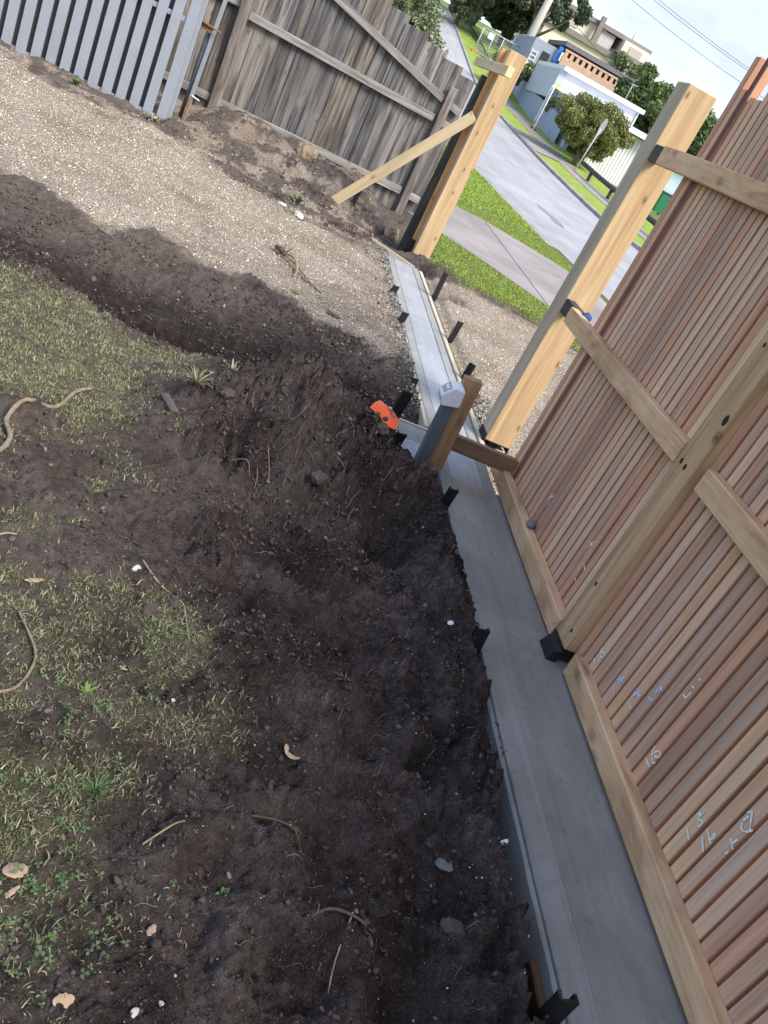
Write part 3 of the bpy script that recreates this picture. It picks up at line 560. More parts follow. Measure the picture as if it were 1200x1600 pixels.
# soil clods and crumbs
x1, y1 = pts_in(260000, -1.6, 1.29, 0.8, 5.4, 1.15); a_, b_, c_ = zones(x1, y1); heap = ss(2.4, 2.9, y1) * ss(0.0, .3, x1)
cl = ss(-.1, .35, fbm(x1 + 50, y1, 5, 4, .6)); k_ = (rng.uniform(0, 1, len(x1)) < (1 - a_) * (1 - b_) * (.04 + .26 * cl + .34 * heap * (.3 + cl))) & (x1 > -0.36 * y1 + .05) & ((x1 < 1.2) | (y1 > 2.5))
x1, y1 = x1[k_], y1[k_]; sz = .0015 + .0085 * rng.uniform(0, 1, len(x1)) ** 7 + .0022 * np.clip(y1 - 1.5, 0, 3) / 3
sz = sz * (1 + .9 * (rng.uniform(0, 1, len(x1)) < .02)); 
near_ = y1 < 4.12; P_ = np.stack([x1, y1, height(x1, y1)], 1)
scatter('soil_clods', P_[near_], sz[near_], M['clod'], .8, .36, .7); scatter('dry_soil_clods', P_[~near_], sz[~near_], M['clod_dry'], .8, .36, .7)
x1, y1 = pts_in(90000, .12, 1.22, .82, 2.7); a_, b_, c_ = zones(x1, y1); cl = ss(-.15, .3, fbm(x1 + 50, y1, 6, 4, .6)); k_ = (rng.uniform(0, 1, len(x1)) < (1 - b_) * (.1 + .5 * cl)) & (x1 < 1.19); x1, y1 = x1[k_], y1[k_]
scatter('soil_crumbs', np.stack([x1, y1, height(x1, y1)], 1), .0009 + .0022 * rng.uniform(0, 1, len(x1)) ** 3, M['clod'], .85, .4, .6)
x1, y1 = pts_in(9000, .2, 1.27, .8, 4.0); k_ = rng.uniform(0, 1, len(x1)) < .12 + .5 * np.exp(-((x1 - 1.17) / .06) ** 2) * ss(2.4, 2.0, y1) * ss(1.1, 1.5, y1); x1, y1 = x1[k_], y1[k_]
scatter('pale_grit', np.stack([x1, y1, height(x1, y1)], 1), .0012 + .0022 * rng.uniform(0, 1, len(x1)) ** 3, M['grit'])
def fibres(name, n, mat):
    x, y = pts_in(n * 4, .0, 1.22, 1.0, 3.6); hp = np.exp(-(((x - .55) / .4) ** 2 + ((y - 3.05) / .35) ** 2)) + .18 + .5 * np.exp(-(((x - 1.0) / .2) ** 2 + ((y - 2.8) / .5) ** 2)); k = rng.uniform(0, 1, len(x)) < hp * .4; x, y = x[k][:n], y[k][:n]; n = len(x)
    a = rng.uniform(0, 6.28, n); L = rng.uniform(.015, .07, n) * (.6 + y / 5); wd_ = .0005 + .0004 * y / 3; P = []
    for t in range(5):
        P.append(np.stack([x, y, height(x, y) + .004 + .012 * np.sin(t * .8) * rng.uniform(0, 1, n)], 1)); a = a + rng.normal(0, .45, n); x = x + np.cos(a) * L / 4; y = y + np.sin(a) * L / 4
    V = []
    for t in range(5):
        sd_ = np.stack([-np.sin(a) * wd_, np.cos(a) * wd_, np.zeros(n)], 1); V += [P[t] + sd_, P[t] - sd_]
    V = np.stack(V, 1).reshape(-1, 3); k = np.arange(n) * 10
    return stuff(np_mesh(name, V, np.concatenate([np.stack([k + 2 * t, k + 2 * t + 1, k + 2 * t + 3, k + 2 * t + 2], 1) for t in range(4)]), mat))
fibres('root_fibres', 1500, M['straw_brown'])
# gravel
x1, y1 = pts_in(60000, -3.4, 1.28, 5.2, 9.4); x2, y2 = pts_in(16000, 1.70, 3.6, 4.4, 8.6); x1 = np.concatenate([x1, x2]); y1 = np.concatenate([y1, y2]); a_, b_, c_ = zones(x1, y1)
k_ = rng.uniform(0, 1, len(x1)) < a_ * (.35 + .3 * ss(-.2, .2, fbm(x1, y1, 3, 3))); x1, y1 = x1[k_], y1[k_]
scatter('driveway_gravel', np.stack([x1, y1, height(x1, y1)], 1), .0032 + .005 * rng.uniform(0, 1, len(x1)) ** 4, M['pebble'])
x1, y1 = pts_in(48000, .85, 1.27, 4.3, 8.5); d_ = np.exp(-((1.27 - x1) / .09) ** 2); k_ = rng.uniform(0, 1, len(x1)) < d_ * (.25 + .75 * ss(-.1, .3, fbm(x1, y1, 4, 3))); x1, y1 = x1[k_], y1[k_]
x2, y2 = pts_in(1500, 1.70, 1.86, 4.2, 5.3); x1 = np.concatenate([x1, x2]); y1 = np.concatenate([y1, y2])
scatter('concrete_rubble', np.stack([x1, y1, height(x1, y1)], 1), .002 + .009 * rng.uniform(0, 1, len(x1)) ** 5, M['rubble'])
x1, y1 = pts_in(6000, -1.5, 1.2, 8.2, 10.8); a_, b_, c_ = zones(x1, y1); k_ = rng.uniform(0, 1, len(x1)) < (1 - a_) * .8; x1, y1 = x1[k_], y1[k_]
scatter('fence_line_rubble', np.stack([x1, y1, height(x1, y1)], 1), .004 + .014 * rng.uniform(0, 1, len(x1)) ** 6, M['rubble_soil'])

# ------------------------------------------------------------------ concrete strip
strip = struct(bpy.data.objects.new('concrete_strip', None)); C.objects.link(strip)
def strip_piece(name, x0, x1, y0, y1, z0, z1, mat, bev=.004):
    bm = bmesh.new(); box_bm(bm, x0, x1, y0, y1, z0, z1, bev); n = max(2, int((y1 - y0) / .05))
    for q in range(1, n): bmesh.ops.bisect_plane(bm, geom=list(bm.verts) + list(bm.edges) + list(bm.faces), plane_co=(0, y0 + (y1 - y0) * q / n, 0), plane_no=(0, 1, 0))
    xa = np.array([[v.co.x, v.co.y] for v in bm.verts]); jx = .0022 * fbm(xa[:, 0] * 3, xa[:, 1], 6, 4, .7); jz = .0012 * fbm(xa[:, 0], xa[:, 1] + 9, 3, 3)
    for v, a_, b_ in zip(bm.verts, jx, jz):
        if v.co.z > z1 - .03:
            if v.co.x < x0 + .01 and x0 < 1.31: v.co.x += a_ * (2.2 if name == 'edge_lip' else 1)
            v.co.z += b_
    return put(bm_obj(name, bm, mat), strip)
strip_piece('edge_band', 1.3, 1.392, -1.6, 3.84, -.25, .0, M['conc_band'])
strip_piece('centre', 1.392, 1.9, -1.6, 3.84, -.25, -.003, M['conc_wet'])
strip_piece('edge_lip', 1.282, 1.2985, -1.6, 2.3, -.25, -.007, M['conc_far_band'], .006)
strip_piece('edge_band', 1.305, 1.372, 3.842, 8.42, -.2, .0, M['conc_far_band'])
strip_piece('centre', 1.373, 1.572, 3.842, 8.43, -.2, -.002, M['conc_far'])
strip_piece('edge_band', 1.573, 1.638, 3.842, 8.42, -.2, .0, M['conc_far_band'])
strip_piece('side_pad', 1.065, 1.30, 3.86, 4.10, -.15, -.004, M['conc_far'])
strip_piece('side_pad', 1.065, 1.30, 4.104, 4.315, -.15, -.006, M['conc_far_band'])
strip_piece('post_footing', 1.60, 1.95, 8.5, 9.4, -.3, -.035, M['conc_far_band'])

cx_, cy_ = pts_in(2200, 1.285, 1.42, .7, 3.8); kk_ = rng.uniform(0, 1, len(cx_)) < np.exp(-((cx_ - 1.285) / .022) ** 2) * ss(-.1, .3, fbm(cx_, cy_, 3, 3)); cx_, cy_ = cx_[kk_], cy_[kk_]
scatter('spilled_soil', np.stack([cx_, cy_, np.full(len(cx_), -.001)], 1), .0012 + .003 * rng.uniform(0, 1, len(cx_)) ** 3, M['clod'], .7, .36, .3)
# timber formwork
def form(label, p0, p1, sx, sy, mat='form', xdir=None, key=None):
    return tag(board('form_board', p0, p1, sx, sy, M[mat], None, .003, .002, key, xdir), label, 'form board', 'formwork boards around the new concrete')
form('long cream form board along the yard side of the gate strip', (1.285, 4.36, -.045), (1.28, 8.4, -.045), .026, .11)
form('long cream form board along the street side of the gate strip', (1.668, 4.3, -.05), (1.662, 8.36, -.05), .034, .11, key=2)
form('pale board end across the far end of the gate strip', (1.10, 8.62, .02), (1.60, 8.452, -.03), .02, .07, xdir=(0, 1, 0))
form('short cream board between pad and gate strip', (1.04, 4.335, -.05), (1.30, 4.335, -.05), .02, .1, xdir=(0, 1, 0))
form('cream board standing between the two stakes at the pad', (1.045, 3.96, -.02), (1.045, 4.32, -.02), .026, .13)
form('broken cream board end below the orange plastic', (.985, 3.93, -.06), (1.03, 3.91, -.05), .02, .1, xdir=(0, 1, 0))
form('pale muddy board face in front of the side pad', (1.03, 3.83, -.09), (1.3, 3.83, -.09), .022, .16, 'form_wet', xdir=(0, 1, 0))
form('wet brown form board in the slot near the bottom edge', (1.262, .3, -.105), (1.264, 1.24, -.105), .024, .13, 'form_wet')
form('short wet brown board in the slot beside the strip', (1.262, 1.74, -.1), (1.264, 2.12, -.1), .024, .12, 'form_wet', key=3)

# ------------------------------------------------------------------ black steel form stakes
def stake(label, x, y, top, lean=(0.0, 0.0), w_=.040, deep=.3, rz=0.0):
    """U-section peg with punched holes hinted by notches"""
    t = .007; d = .024; prof = [(-w_ / 2, 0), (w_ / 2, 0), (w_ / 2, d), (w_ / 2 - t, d), (w_ / 2 - t, t), (-w_ / 2 + t, t), (-w_ / 2 + t, d), (-w_ / 2, d)]
    zs = [-deep, top - .03, top - .006, top]; vs = []; fs = []
    for i, z in enumerate(zs):
        for k, (px, py) in enumerate(prof):
            q = 1.0 + (.06 if i == 3 else 0) * math.sin(k * 2.1)
            vs.append((px * q + lean[0] * z, py * q + lean[1] * z, z + (.004 * math.sin(k * 3.3) if i == 3 else 0)))
    n = len(prof)
    for i in range(len(zs) - 1):
        for k in range(n): fs.append((i * n + k, i * n + (k + 1) % n, (i + 1) * n + (k + 1) % n, (i + 1) * n + k))
    b = (len(zs) - 1) * n; fs += [(b, b + 1, b + 4, b + 5), (b + 1, b + 2, b + 3, b + 4), (b, b + 5, b + 6, b + 7)]
    o = mesh_obj('form_stake', vs, fs, M['black_steel']); o.location = (x, y, 0); o.rotation_euler = (0, 0, rz)
    return tag(o, label, 'stake', 'black steel form stakes')
stake('black steel stake holding the foot of the diagonal pine brace', .915, 9.68, .27, (.05, 0), .05)
stake('first short black stake on the yard side from the gate post', 1.245, 6.94, .085, (.1, 0), .05)
stake('second short black stake on the yard side from the gate post', 1.245, 6.12, .115, (.08, 0), .05)
stake('tall black stake on the street side nearest the hole by the gate post', 1.705, 7.49, .25, (-.02, 0), .045)
stake('black stake on the street side halfway along the gate strip', 1.71, 6.34, .17, (.05, 0), .045)
stake('grooved black stake on the street side beside the wooden stake top', 1.71, 5.53, .13, (-.04, 0), .05, rz=2.6)
stake('stubby black stake just beyond the white meter box on the yard side', 1.255, 4.95, .05, (-.1, 0), .045)
stake('longest black stake leaning beside the orange plastic', 1.01, 4.05, .25, (.06, 0), .055)
stake('short round topped black stake on the corner of the side pad', 1.05, 3.90, .085, (.1, 0), .05)
stake('short black stake at the soil edge below the meter post', 1.272, 3.43, .11, (.05, 0), .045)
stake('black notched stake at the strip edge opposite the bracketed fence post', 1.245, 2.35, .12, (-.08, .02), .05)
stake('black notched stake cut off by the bottom edge of the picture', 1.24, 1.06, .085, (.05, .03), .05)

# ------------------------------------------------------------------ new slat fence
fence = thing('slat_fence', 'new vertical hardwood slat fence on rails beside the concrete strip', 'fence', (1.7, 2.5, 0))
SLX = 1.7205; PITCH = .058; SW = .048
zt = {0: 2.25, 1: 2.115, 2: 2.62, 3: 2.09, 4: 2.085, 5: 2.45, 6: 2.42, 7: 2.2, 8: 2.3}
y = 4.03 - SW / 2; i = 0
while y > -1.45:
    if 2.50 < y < 2.665: y = 2.489
    if True:
        top = zt.get(i, random.choice([2.2, 2.28, 2.32, 2.4, 2.24]))
        jx = random.uniform(-.0015, .0015)
        board('slat', (SLX + jx, y + random.uniform(-.0018, .0018), .012), (SLX + jx, y + random.uniform(-.002, .002), top), .040, SW, [M['slat_red' if i == 2 else 'slat'], M['slat_edge']], fence, .0025, .0012, key='edge%d' % (i % 5), segs=4)
    y -= PITCH; i += 1
for (y0, y1) in ((2.652, 4.30), (-1.35, 2.448)):
    board('rail', (1.676, y0, .905), (1.676, y1, .905), .049, .088, M['rail'], fence, .004, .0025, key=int(y0 * 10), xdir=(1, 0, 0), segs=6)
    board('rail', (1.676, y0, 1.757), (1.676, y1, 1.757), .049, .09, M['rail'], fence, .004, .0025, key=int(y0 * 10) + 1, xdir=(1, 0, 0), segs=6)
    board('rail', (1.674, y0 if y0 > 0 else y0, .056), (1.674, (4.19 if y0 > 0 else y1 - .01), .056), .053, .094, M['rail'], fence, .005, .003, key=int(y0 * 10) + 2, xdir=(1, 0, 0), segs=8)
for z_ in (.905, 1.757):
    board('rail_tenon', (1.710, 4.302, z_), (1.710, 4.499, z_), .05, .082, M['dark_post'], fence, .002, xdir=(1, 0, 0))  # dark block bridging rail end and post
pc = board('post', (1.713, 2.578, .055), (1.713, 2.578, 2.5), .126, .13, M['post'], fence, .006, .001, segs=4)
pb = board('post', (1.762, 4.585, .02), (1.762, 4.585, 2.095), .165, .17, [M['cypress'], M['cypress_grey']], fence, .004, .0008, segs=4)
pd = board('post', (1.713, -1.42, .055), (1.713, -1.42, 2.5), .126, .13, M['post'], fence, .006, .001, segs=4)
def stirrup(x0, x1, y0, y1, h, parent):
    bm = bmesh.new(); t = .006
    box_bm(bm, x0 - t, x0, y0, y1, -.02, h, .0015); box_bm(bm, x1, x1 + t, y0, y1, -.02, h, .0015); box_bm(bm, x0 - t + .0005, x1 + t - .0005, y0 + .002, y1 - .002, .012, .05, .001)
    box_bm(bm, (x0 + x1) / 2 - .03, (x0 + x1) / 2 + .03, (y0 + y1) / 2 - .03, (y0 + y1) / 2 + .03, -.2, .0118)
    return put(bm_obj('post_bracket', bm, M['black_steel']), parent)
stirrup(1.649, 1.777, 2.515, 2.64, .06, fence); stirrup(1.679, 1.846, 4.51, 4.66, .018, fence)
# black steel gusset wedge in front of the bracketed post
put(mesh_obj('bracket_gusset', [(1.60, 2.50, -.002), (1.645, 2.5, -.002), (1.648, 2.5, .052), (1.62, 2.5, .045), (1.60, 2.61, -.002), (1.645, 2.63, -.002), (1.648, 2.63, .052), (1.62, 2.61, .045)], [(0, 1, 2, 3), (7, 6, 5, 4), (0, 4, 5, 1), (3, 2, 6, 7), (0, 3, 7, 4), (1, 5, 6, 2)], M['black_steel']), fence)
# bolt holes on the post
def disc(name, c, r, n_ax, mat, parent, flat=.004, stretch=1.0):
    bm = bmesh.new(); bmesh.ops.create_cone(bm, cap_ends=True, segments=9, radius1=r, radius2=r * .8, depth=flat)
    o = bm_obj(name, bm, mat); q = Vector(n_ax).to_track_quat('Z', 'Y').to_matrix().to_4x4(); o.matrix_world = Matrix.Translation(c) @ q @ Matrix.Diagonal((1, stretch, 1, 1))
    bpy.context.view_layer.update()
    if parent is not None: put(o, parent)
    return o
for (yy, zz, r) in ((2.605, .895, .008), (2.565, .89, .008), (2.53, 1.10, .014), (2.595, .33, .007), (2.60, 1.36, .006), (2.545, .13, .006)):
    disc('bolt_hole', (1.6495, yy, zz), r, (-1, 0, 0), M['ink'], fence, .003, 1.6)
# chalk marks
def stroke(paths, x, wd, mat, parent, name='chalk_mark'):
    vs = []; fs = []; r = random.Random(str(paths))
    for pl in paths:
        q = [Vector((0, a, b)) for a, b in pl]; p = smooth_path(q, 4) if len(q) > 2 else [q[0].lerp(q[1], t / 4) for t in range(5)]
        b0 = len(vs)
        for k, c in enumerate(p):
            d = (p[min(k + 1, len(p) - 1)] - p[max(k - 1, 0)]).normalized(); nn = Vector((0, -d.z, d.y)); ww = wd * r.uniform(.55, 1.25)
            jx = x
            vs += [(jx, c.y + nn.y * ww, c.z + nn.z * ww), (jx, c.y - nn.y * ww, c.z - nn.z * ww)]
        for k in range(len(p) - 1): fs.append((b0 + 2 * k, b0 + 2 * k + 1, b0 + 2 * k + 3, b0 + 2 * k + 2))
    o = mesh_obj(name, vs, fs, mat); return put(o, parent)
CH = [(0, [[(2.393, .14), (2.367, .134)], [(2.392, .194), (2.357, .16)], [(2.383, .173), (2.37, .193), (2.352, .189), (2.365, .169)]]),
 (1, [[(2.205, .174), (2.183, .164)], [(2.195, .196), (2.194, .23)], [(2.213, .216), (2.176, .219)], [(2.21, .201), (2.184, .235)]]),
 (1, [[(2.093, .236), (2.081, .277)], [(2.102, .268), (2.062, .251)], [(2.101, .246), (2.065, .264)], [(2.098, .206), (2.061, .205)]]),
 (1, [[(2.033, .296), (2.014, .293), (2.008, .308)], [(2.02, .324), (2.021, .344)], [(2.008, .335), (2.013, .36)], [(2.022, .35), (2.0, .352)]]),
 (0, [[(1.919, .416), (1.901, .418), (1.898, .443)], [(1.913, .458), (1.9, .461)], [(1.906, .488), (1.902, .498)]]),
 (0, [[(1.864, .181), (1.828, .181)], [(1.867, .235), (1.857, .209), (1.827, .228), (1.833, .243), (1.852, .226), (1.836, .199), (1.822, .208)]]),
 (0, [[(1.57, .22), (1.537, .208)], [(1.574, .273), (1.566, .296), (1.564, .269), (1.545, .279), (1.544, .259), (1.557, .262)]]),
 (0, [[(1.513, .256), (1.477, .237)], [(1.52, .281), (1.476, .272)], [(1.492, .285), (1.491, .299), (1.483, .291), (1.493, .271)]]),
 (0, [[(1.455, .437), (1.419, .402)], [(1.454, .395), (1.441, .383), (1.426, .392), (1.415, .413)], [(1.463, .422), (1.454, .441)], [(1.455, .4), (1.452, .421)]]),
 (0, [[(1.446, .338), (1.417, .33)], [(1.432, .332), (1.427, .359)], [(1.425, .3), (1.423, .314)]]),
 (0, [[(3.41, .285), (3.382, .233)], [(3.414, .257), (3.38, .291)]]), (0, [[(2.825, .281), (2.79, .271)], [(2.821, .21), (2.79, .203)]]),
 (0, [[(2.886, .356), (2.852, .358)], [(2.875, .335), (2.86, .376)]]), (1, [[(3.96, .25), (3.95, .31)], [(3.94, .22), (3.93, .245)]]), (1, [[(3.17, .341), (3.14, .333)], [(3.154, .281), (3.136, .266)]])]
for blue, pl in CH:
    for one in pl: stroke([one], 1.6974 + random.uniform(-.0006, 0), .0031, M['chalk_blue' if blue else 'chalk'], fence)
for k, zz in enumerate((1.95, 1.87, 1.79)):   # dark splits on the rail top
    stroke([[(zz, 0), (zz + .005, .028)]], 0, .004, M['ink'], fence, 'rail_crack')
    o = fence.children[-1]; o.matrix_parent_inverse = Matrix.Identity(4); o.matrix_world = Matrix.Translation((1.668, 0, .1037)) @ Matrix(((0, 0, 1, 0), (0, 1, 0, 0), (-1, 0, 0, 0), (0, 0, 0, 1)))

# strut, wooden stake, meter post
tag(board('timber_strut', (1.235, 3.955, .133), (1.697, 3.955, .133), .045, .085, M['strut'], None, .003, .001, None, (0, 1, 0)), 'short brown timber strut lying between wooden stake and slat fence', 'timber')
tag(board('wooden_stake', (1.285, 3.885, -.22), (1.243, 3.885, .50), .095, .05, M['stake_wood'], None, .004, .0015, None, (1, 0, 0)), 'square brown wooden stake behind the grey meter post', 'stake')
mp_ = thing('meter_post', 'grey steel post with white angled plastic box on top', 'post', (1.185, 3.815, 0))
board('steel_post', (1.19, 3.82, -.2), (1.168, 3.82, .41), .058, .058, M['post_grey'], mp_, .004)
def prism(name, prof, y0, y1, mat, parent, bev=.005):
    bm = bmesh.new(); a = [bm.verts.new((x, y0, z)) for x, z in prof]; b = [bm.verts.new((x, y1, z)) for x, z in prof]; n = len(prof)
    bm.faces.new(a); bm.faces.new(b[::-1])
    for k in range(n): bm.faces.new((a[k], b[k], b[(k + 1) % n], a[(k + 1) % n]))
    bmesh.ops.recalc_face_normals(bm, faces=list(bm.faces))
    if bev: bmesh.ops.bevel(bm, geom=list(bm.edges), offset=bev, segments=2, affect='EDGES')
    return put(bm_obj(name, bm, mat), parent)
prof = [(1.114, .352), (1.104, .392), (1.140, .440), (1.190, .452), (1.205, .372)]
prism('box_body', [(1.124, .348), (1.102, .396), (1.148, .452), (1.203, .458), (1.213, .37)], 3.765, 3.885, M['box_white'], mp_)
def quad_on(name, a, b, c, d, off, mat, parent, th=.004):
    a, b, c, d = map(Vector, (a, b, c, d)); nn = (b - a).cross(d - a).normalized(); top = [p + nn * off for p in (a, b, c, d)]; bot = [p - nn * th for p in (a, b, c, d)]
    return put(mesh_obj(name, top + bot, [(0, 1, 2, 3), (7, 6, 5, 4), (0, 4, 5, 1), (1, 5, 6, 2), (2, 6, 7, 3), (3, 7, 4, 0)], mat), parent)
quad_on('display_window', (1.142, 3.785, .4447), (1.142, 3.865, .4447), (1.112, 3.865, .4082), (1.112, 3.785, .4082), .0025, M['box_panel'], mp_)
quad_on('window_glare_bar', (1.134, 3.80, .4349), (1.134, 3.85, .4349), (1.126, 3.85, .4252), (1.126, 3.80, .4252), .0045, M['box_white'], mp_)
disc('screw_cap', (1.175, 3.7645, .40), .012, (0, -1, 0), M['box_white'], mp_, .003)

# ------------------------------------------------------------------ far gate post
gp = thing('gate_post', 'tall yellow timber gate post of two lengths at the far end of the strip', 'post', (1.7, 9.0, 0))
board('front_timber', (1.708, 9.02, .025), (1.713, 9.02, 2.09), .182, .14, [M['cypress'], M['cypress_grey']], gp, .004, .001, segs=4)
board('back_timber', (1.633, 9.118, .13), (1.628, 9.118, 2.075), .115, .05, M['cypress_orange'], gp, .003, .001)
bm = bmesh.new(); box_bm(bm, 1.60, 1.815, 8.94, 9.10, -.035, .02, .002); box_bm(bm, 1.565, 1.612, 9.06, 9.16, -.1, .13, .002); put(bm_obj('post_bracket', bm, M['black_steel']), gp)
tag(board('spacer_block', (1.535, 8.06, 1.885), (1.535, 9.92, 1.895), .062, .085, M['pine'], None, .003, .001, None, (1, 0, 0)), 'pale timber length fixed across the top of the far gate post', 'timber')
tag(board('old_post', (1.565, 9.3, -.1), (1.59, 9.3, 1.80), .11, .09, M['dark_post'], None, .006, .003), 'dark weathered old post standing behind the yellow gate post', 'post')
tag(board('diagonal_brace', (.70, 9.52, .05), (1.585, 8.985, 1.44), .018, .105, M['pine'], None, .002, .0008, None, (.3, 1, 0)), 'pale pine board bracing the gate post diagonally to the ground', 'brace')

# ------------------------------------------------------------------ old paling fence
FY = 11.06
of = thing('paling_fence', 'weathered grey paling fence with raked top at the back of the yard', 'fence', (.4, FY, 0))
x = -4.4; k = 0
while x < 1.76:
    wd = random.choice([.24, .27, .285, .26]); wd = min(wd, 1.79 - x)
    t = 2.04 - .262 * (x + wd / 2 - .54); t = min(t, 2.42) if x > -1 else 2.3
    dy = .016 if k % 2 else .0
    board('paling', (x + wd / 2, FY + .02 + dy, -.12), (x + wd / 2 + random.uniform(-.004, .004), FY + .02 + dy, t + random.uniform(-.012, .012)), wd + .014, .014, M['paling'], of, .002, .003, key=k % 7, xdir=(1, 0, 0), segs=4)
    x += wd - random.choice([.002, .006, .001]); k += 1
def orail(p0, p1, h=.085, d=.042): board('rail', p0, p1, d, h, M['paling_rail'], of, .004, .003, key=round(p0[2] * 7), xdir=(0, 1, 0), segs=6)
orail((-.83, FY - .02, .265), (1.52, FY - .02, .275)); orail((-.83, FY - .02, 1.235), (1.52, FY - .02, 1.18)); orail((-.4, FY - .024, 1.905), (1.54, FY - .024, 1.41))
orail((1.645, FY - .02, .27), (1.78, FY - .02, .27)); orail((1.645, FY - .02, 1.17), (1.78, FY - .02, 1.16)); orail((1.645, FY - .02, 1.385), (1.78, FY - .02, 1.36))
orail((-4.4, FY - .02, .27), (-.95, FY - .02, .27)); orail((-4.4, FY - .02, 1.3), (-.95, FY - .02, 1.3))
board('post', (-.885, FY - .06, -.1), (-.90, FY - .06, 2.3), .115, .09, M['paling_post'], of, .008, .006, segs=6)
board('post', (1.60, FY - .055, -.2), (1.595, FY - .055, 1.57), .095, .07, M['paling_post'], of, .006, .003, segs=5)
board('post', (-3.4, FY - .06, -.1), (-3.4, FY - .06, 2.2), .115, .09, M['paling_post'], of, .008, .004)

# leaning slatted gate panel
gt = thing('slatted_gate', 'grey painted slatted gate panel standing against the old fence', 'gate', (-2, 9.6, 0))
x = -1.205; k = 0
while x > -4.0:
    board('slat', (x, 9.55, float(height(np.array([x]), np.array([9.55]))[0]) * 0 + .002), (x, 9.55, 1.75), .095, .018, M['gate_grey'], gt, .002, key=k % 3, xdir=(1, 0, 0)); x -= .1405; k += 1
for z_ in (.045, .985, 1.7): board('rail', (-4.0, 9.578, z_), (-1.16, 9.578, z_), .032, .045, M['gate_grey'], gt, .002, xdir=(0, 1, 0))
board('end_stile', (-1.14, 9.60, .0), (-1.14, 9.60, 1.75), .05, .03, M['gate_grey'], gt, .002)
board('backing_sheet', (-2.65, 9.64, .05), (-2.65, 9.64, 1.75), 2.6, .004, mat_plain('backing_shadow_sheet', (.10, .105, .115), .7), gt, 0)  # dark sheet put in as the shade behind the gate slats
# steel frame standing beside it
fr = thing('steel_frame', 'galvanised steel frame with rusty pin between gate panel and paling post', 'frame', (-1.05, 9.85, 0))
board('upright', (-1.03, 9.86, .0), (-.99, 9.86, 1.6), .042, .03, M['gate_frame'], fr, .003)
tube('inner_tube', [(-1.075, 9.90, .03), (-1.045, 9.90, 1.0)], .020, M['tube_blue'], fr, 10)
tube('hinge_pin', [(-1.17, 9.80, 1.03), (-.93, 9.80, 1.01)], [.016, .007], M['rust'], fr, 7)
board('hinge_plate', (-1.16, 9.83, 1.0), (-1.02, 9.83, .985), .03, .05, M['rust'], fr, .002, xdir=(0, 1, 0))
board('rusty_foot', (-1.03, 9.835, .0), (-1.026, 9.835, .33), .03, .012, M['rust'], fr, .001)
board('bottom_bar', (-1.14, 9.84, .035), (-1.0, 9.84, .03), .03, .03, M['gate_frame'], fr, .002, xdir=(0, 1, 0))
board('lug', (-1.02, 9.83, .35), (-.93, 9.83, .335), .01, .012, M['box_white'], fr, .001, xdir=(0, 1, 0))

# ------------------------------------------------------------------ small things on the ground
def gz1(x, y): return float(height(np.array([x], float), np.array([y], float))[0])
def gpath(pts, lift=.008): return [(a, b, gz1(a, b) + lift + (c if c else 0)) for a, b, c in pts]
def stick(label, pts, r0, r1, mat, name='stick', cat='stick', lift=.006, group=None):
    p = smooth_path(gpath(pts, lift), 4); n = len(p); rr = [(r0 + (r1 - r0) * i / (n - 1)) * (1 + .12 * math.sin(i * 2.3)) for i in range(n)]
    return tag(tube(name, p, rr, mat, None, 7), label, cat, group)
stick('long curved pale stick on the lawn at the left edge', [(-.60, 2.36, 0), (-.49, 2.50, 0), (-.475, 2.60, 0), (-.52, 2.70, 0), (-.50, 2.82, 0), (-.42, 2.94, .01), (-.385, 3.08, .01), (-.34, 3.16, 0)], .010, .007, M['twig'], lift=.014)
stick('thin bent root curling on the lawn below the stick at left', [(-.16, 1.52, 0), (-.12, 1.56, 0), (-.11, 1.66, .01), (-.155, 1.75, 0), (-.2, 1.82, 0)], .0045, .003, M['twig'], 'root', 'root')
stick('forked pale root beside the white pebble', [(.055, 2.19, 0), (.11, 2.13, .006), (.16, 2.09, .004), (.205, 2.06, .006), (.225, 1.98, 0), (.245, 1.9, 0)], .0035, .002, M['root'], 'root', 'root')
stick('thin upright straw twig near the bottom edge', [(.715, 1.155, 0), (.70, 1.08, .006), (.70, 1.03, 0)], .002, .0015, M['root'], 'twig', 'twig')
stick('curved dark twig lying in soil near the bottom edge', [(.63, 1.15, 0), (.67, 1.165, .01), (.72, 1.14, .01), (.77, 1.14, 0)], .004, .003, M['root_dark'], 'twig', 'twig')
stick('brown bent root at the bottom edge beside the slot', [(.92, .93, 0), (.97, .965, .012), (1.03, .95, .012), (1.08, .91, 0)], .009, .006, M['root_dark'], 'root', 'root')
stick('pale straight twig across the soil edge of the clover', [(.245, 1.22, 0), (.30, 1.275, .008), (.335, 1.315, .002)], .0024, .0016, M['root'], 'twig', 'twig')
stick('dark forked root in trodden soil left of centre bottom', [(.47, 1.37, 0), (.53, 1.355, .006), (.58, 1.345, .005), (.62, 1.33, 0)], .003, .002, M['root_dark'], 'root', 'root')
stick('dead white stalk at the left edge of the soil', [(-.36, 2.08, 0), (-.33, 2.12, 0), (-.3, 2.13, 0)], .004, .003, M['root'], 'twig', 'twig')
for j, (a, b) in enumerate([((.30, 3.0), (.36, 2.86)), ((.36, 3.02), (.40, 2.84)), ((.22, 2.95), (.33, 2.9)), ((.62, 3.06), (.68, 2.95))]):
    stick(['fine root hanging from the soil heap, leftmost strand', 'fine root hanging from the soil heap, long strand', 'fine forked root at the foot of the soil heap', 'fine root on the heap below the orange plastic'][j], [(a[0], a[1], 0), ((a[0] + b[0]) / 2 + .02, (a[1] + b[1]) / 2, .012), (b[0], b[1], 0)], .0022, .0014, M['twig'], 'root', 'root')
ds = thing('dug_up_root', 'dug up root clump with two pale suckers on the gravel', 'root', (.3, 6.4, gz1(.3, 6.4)))
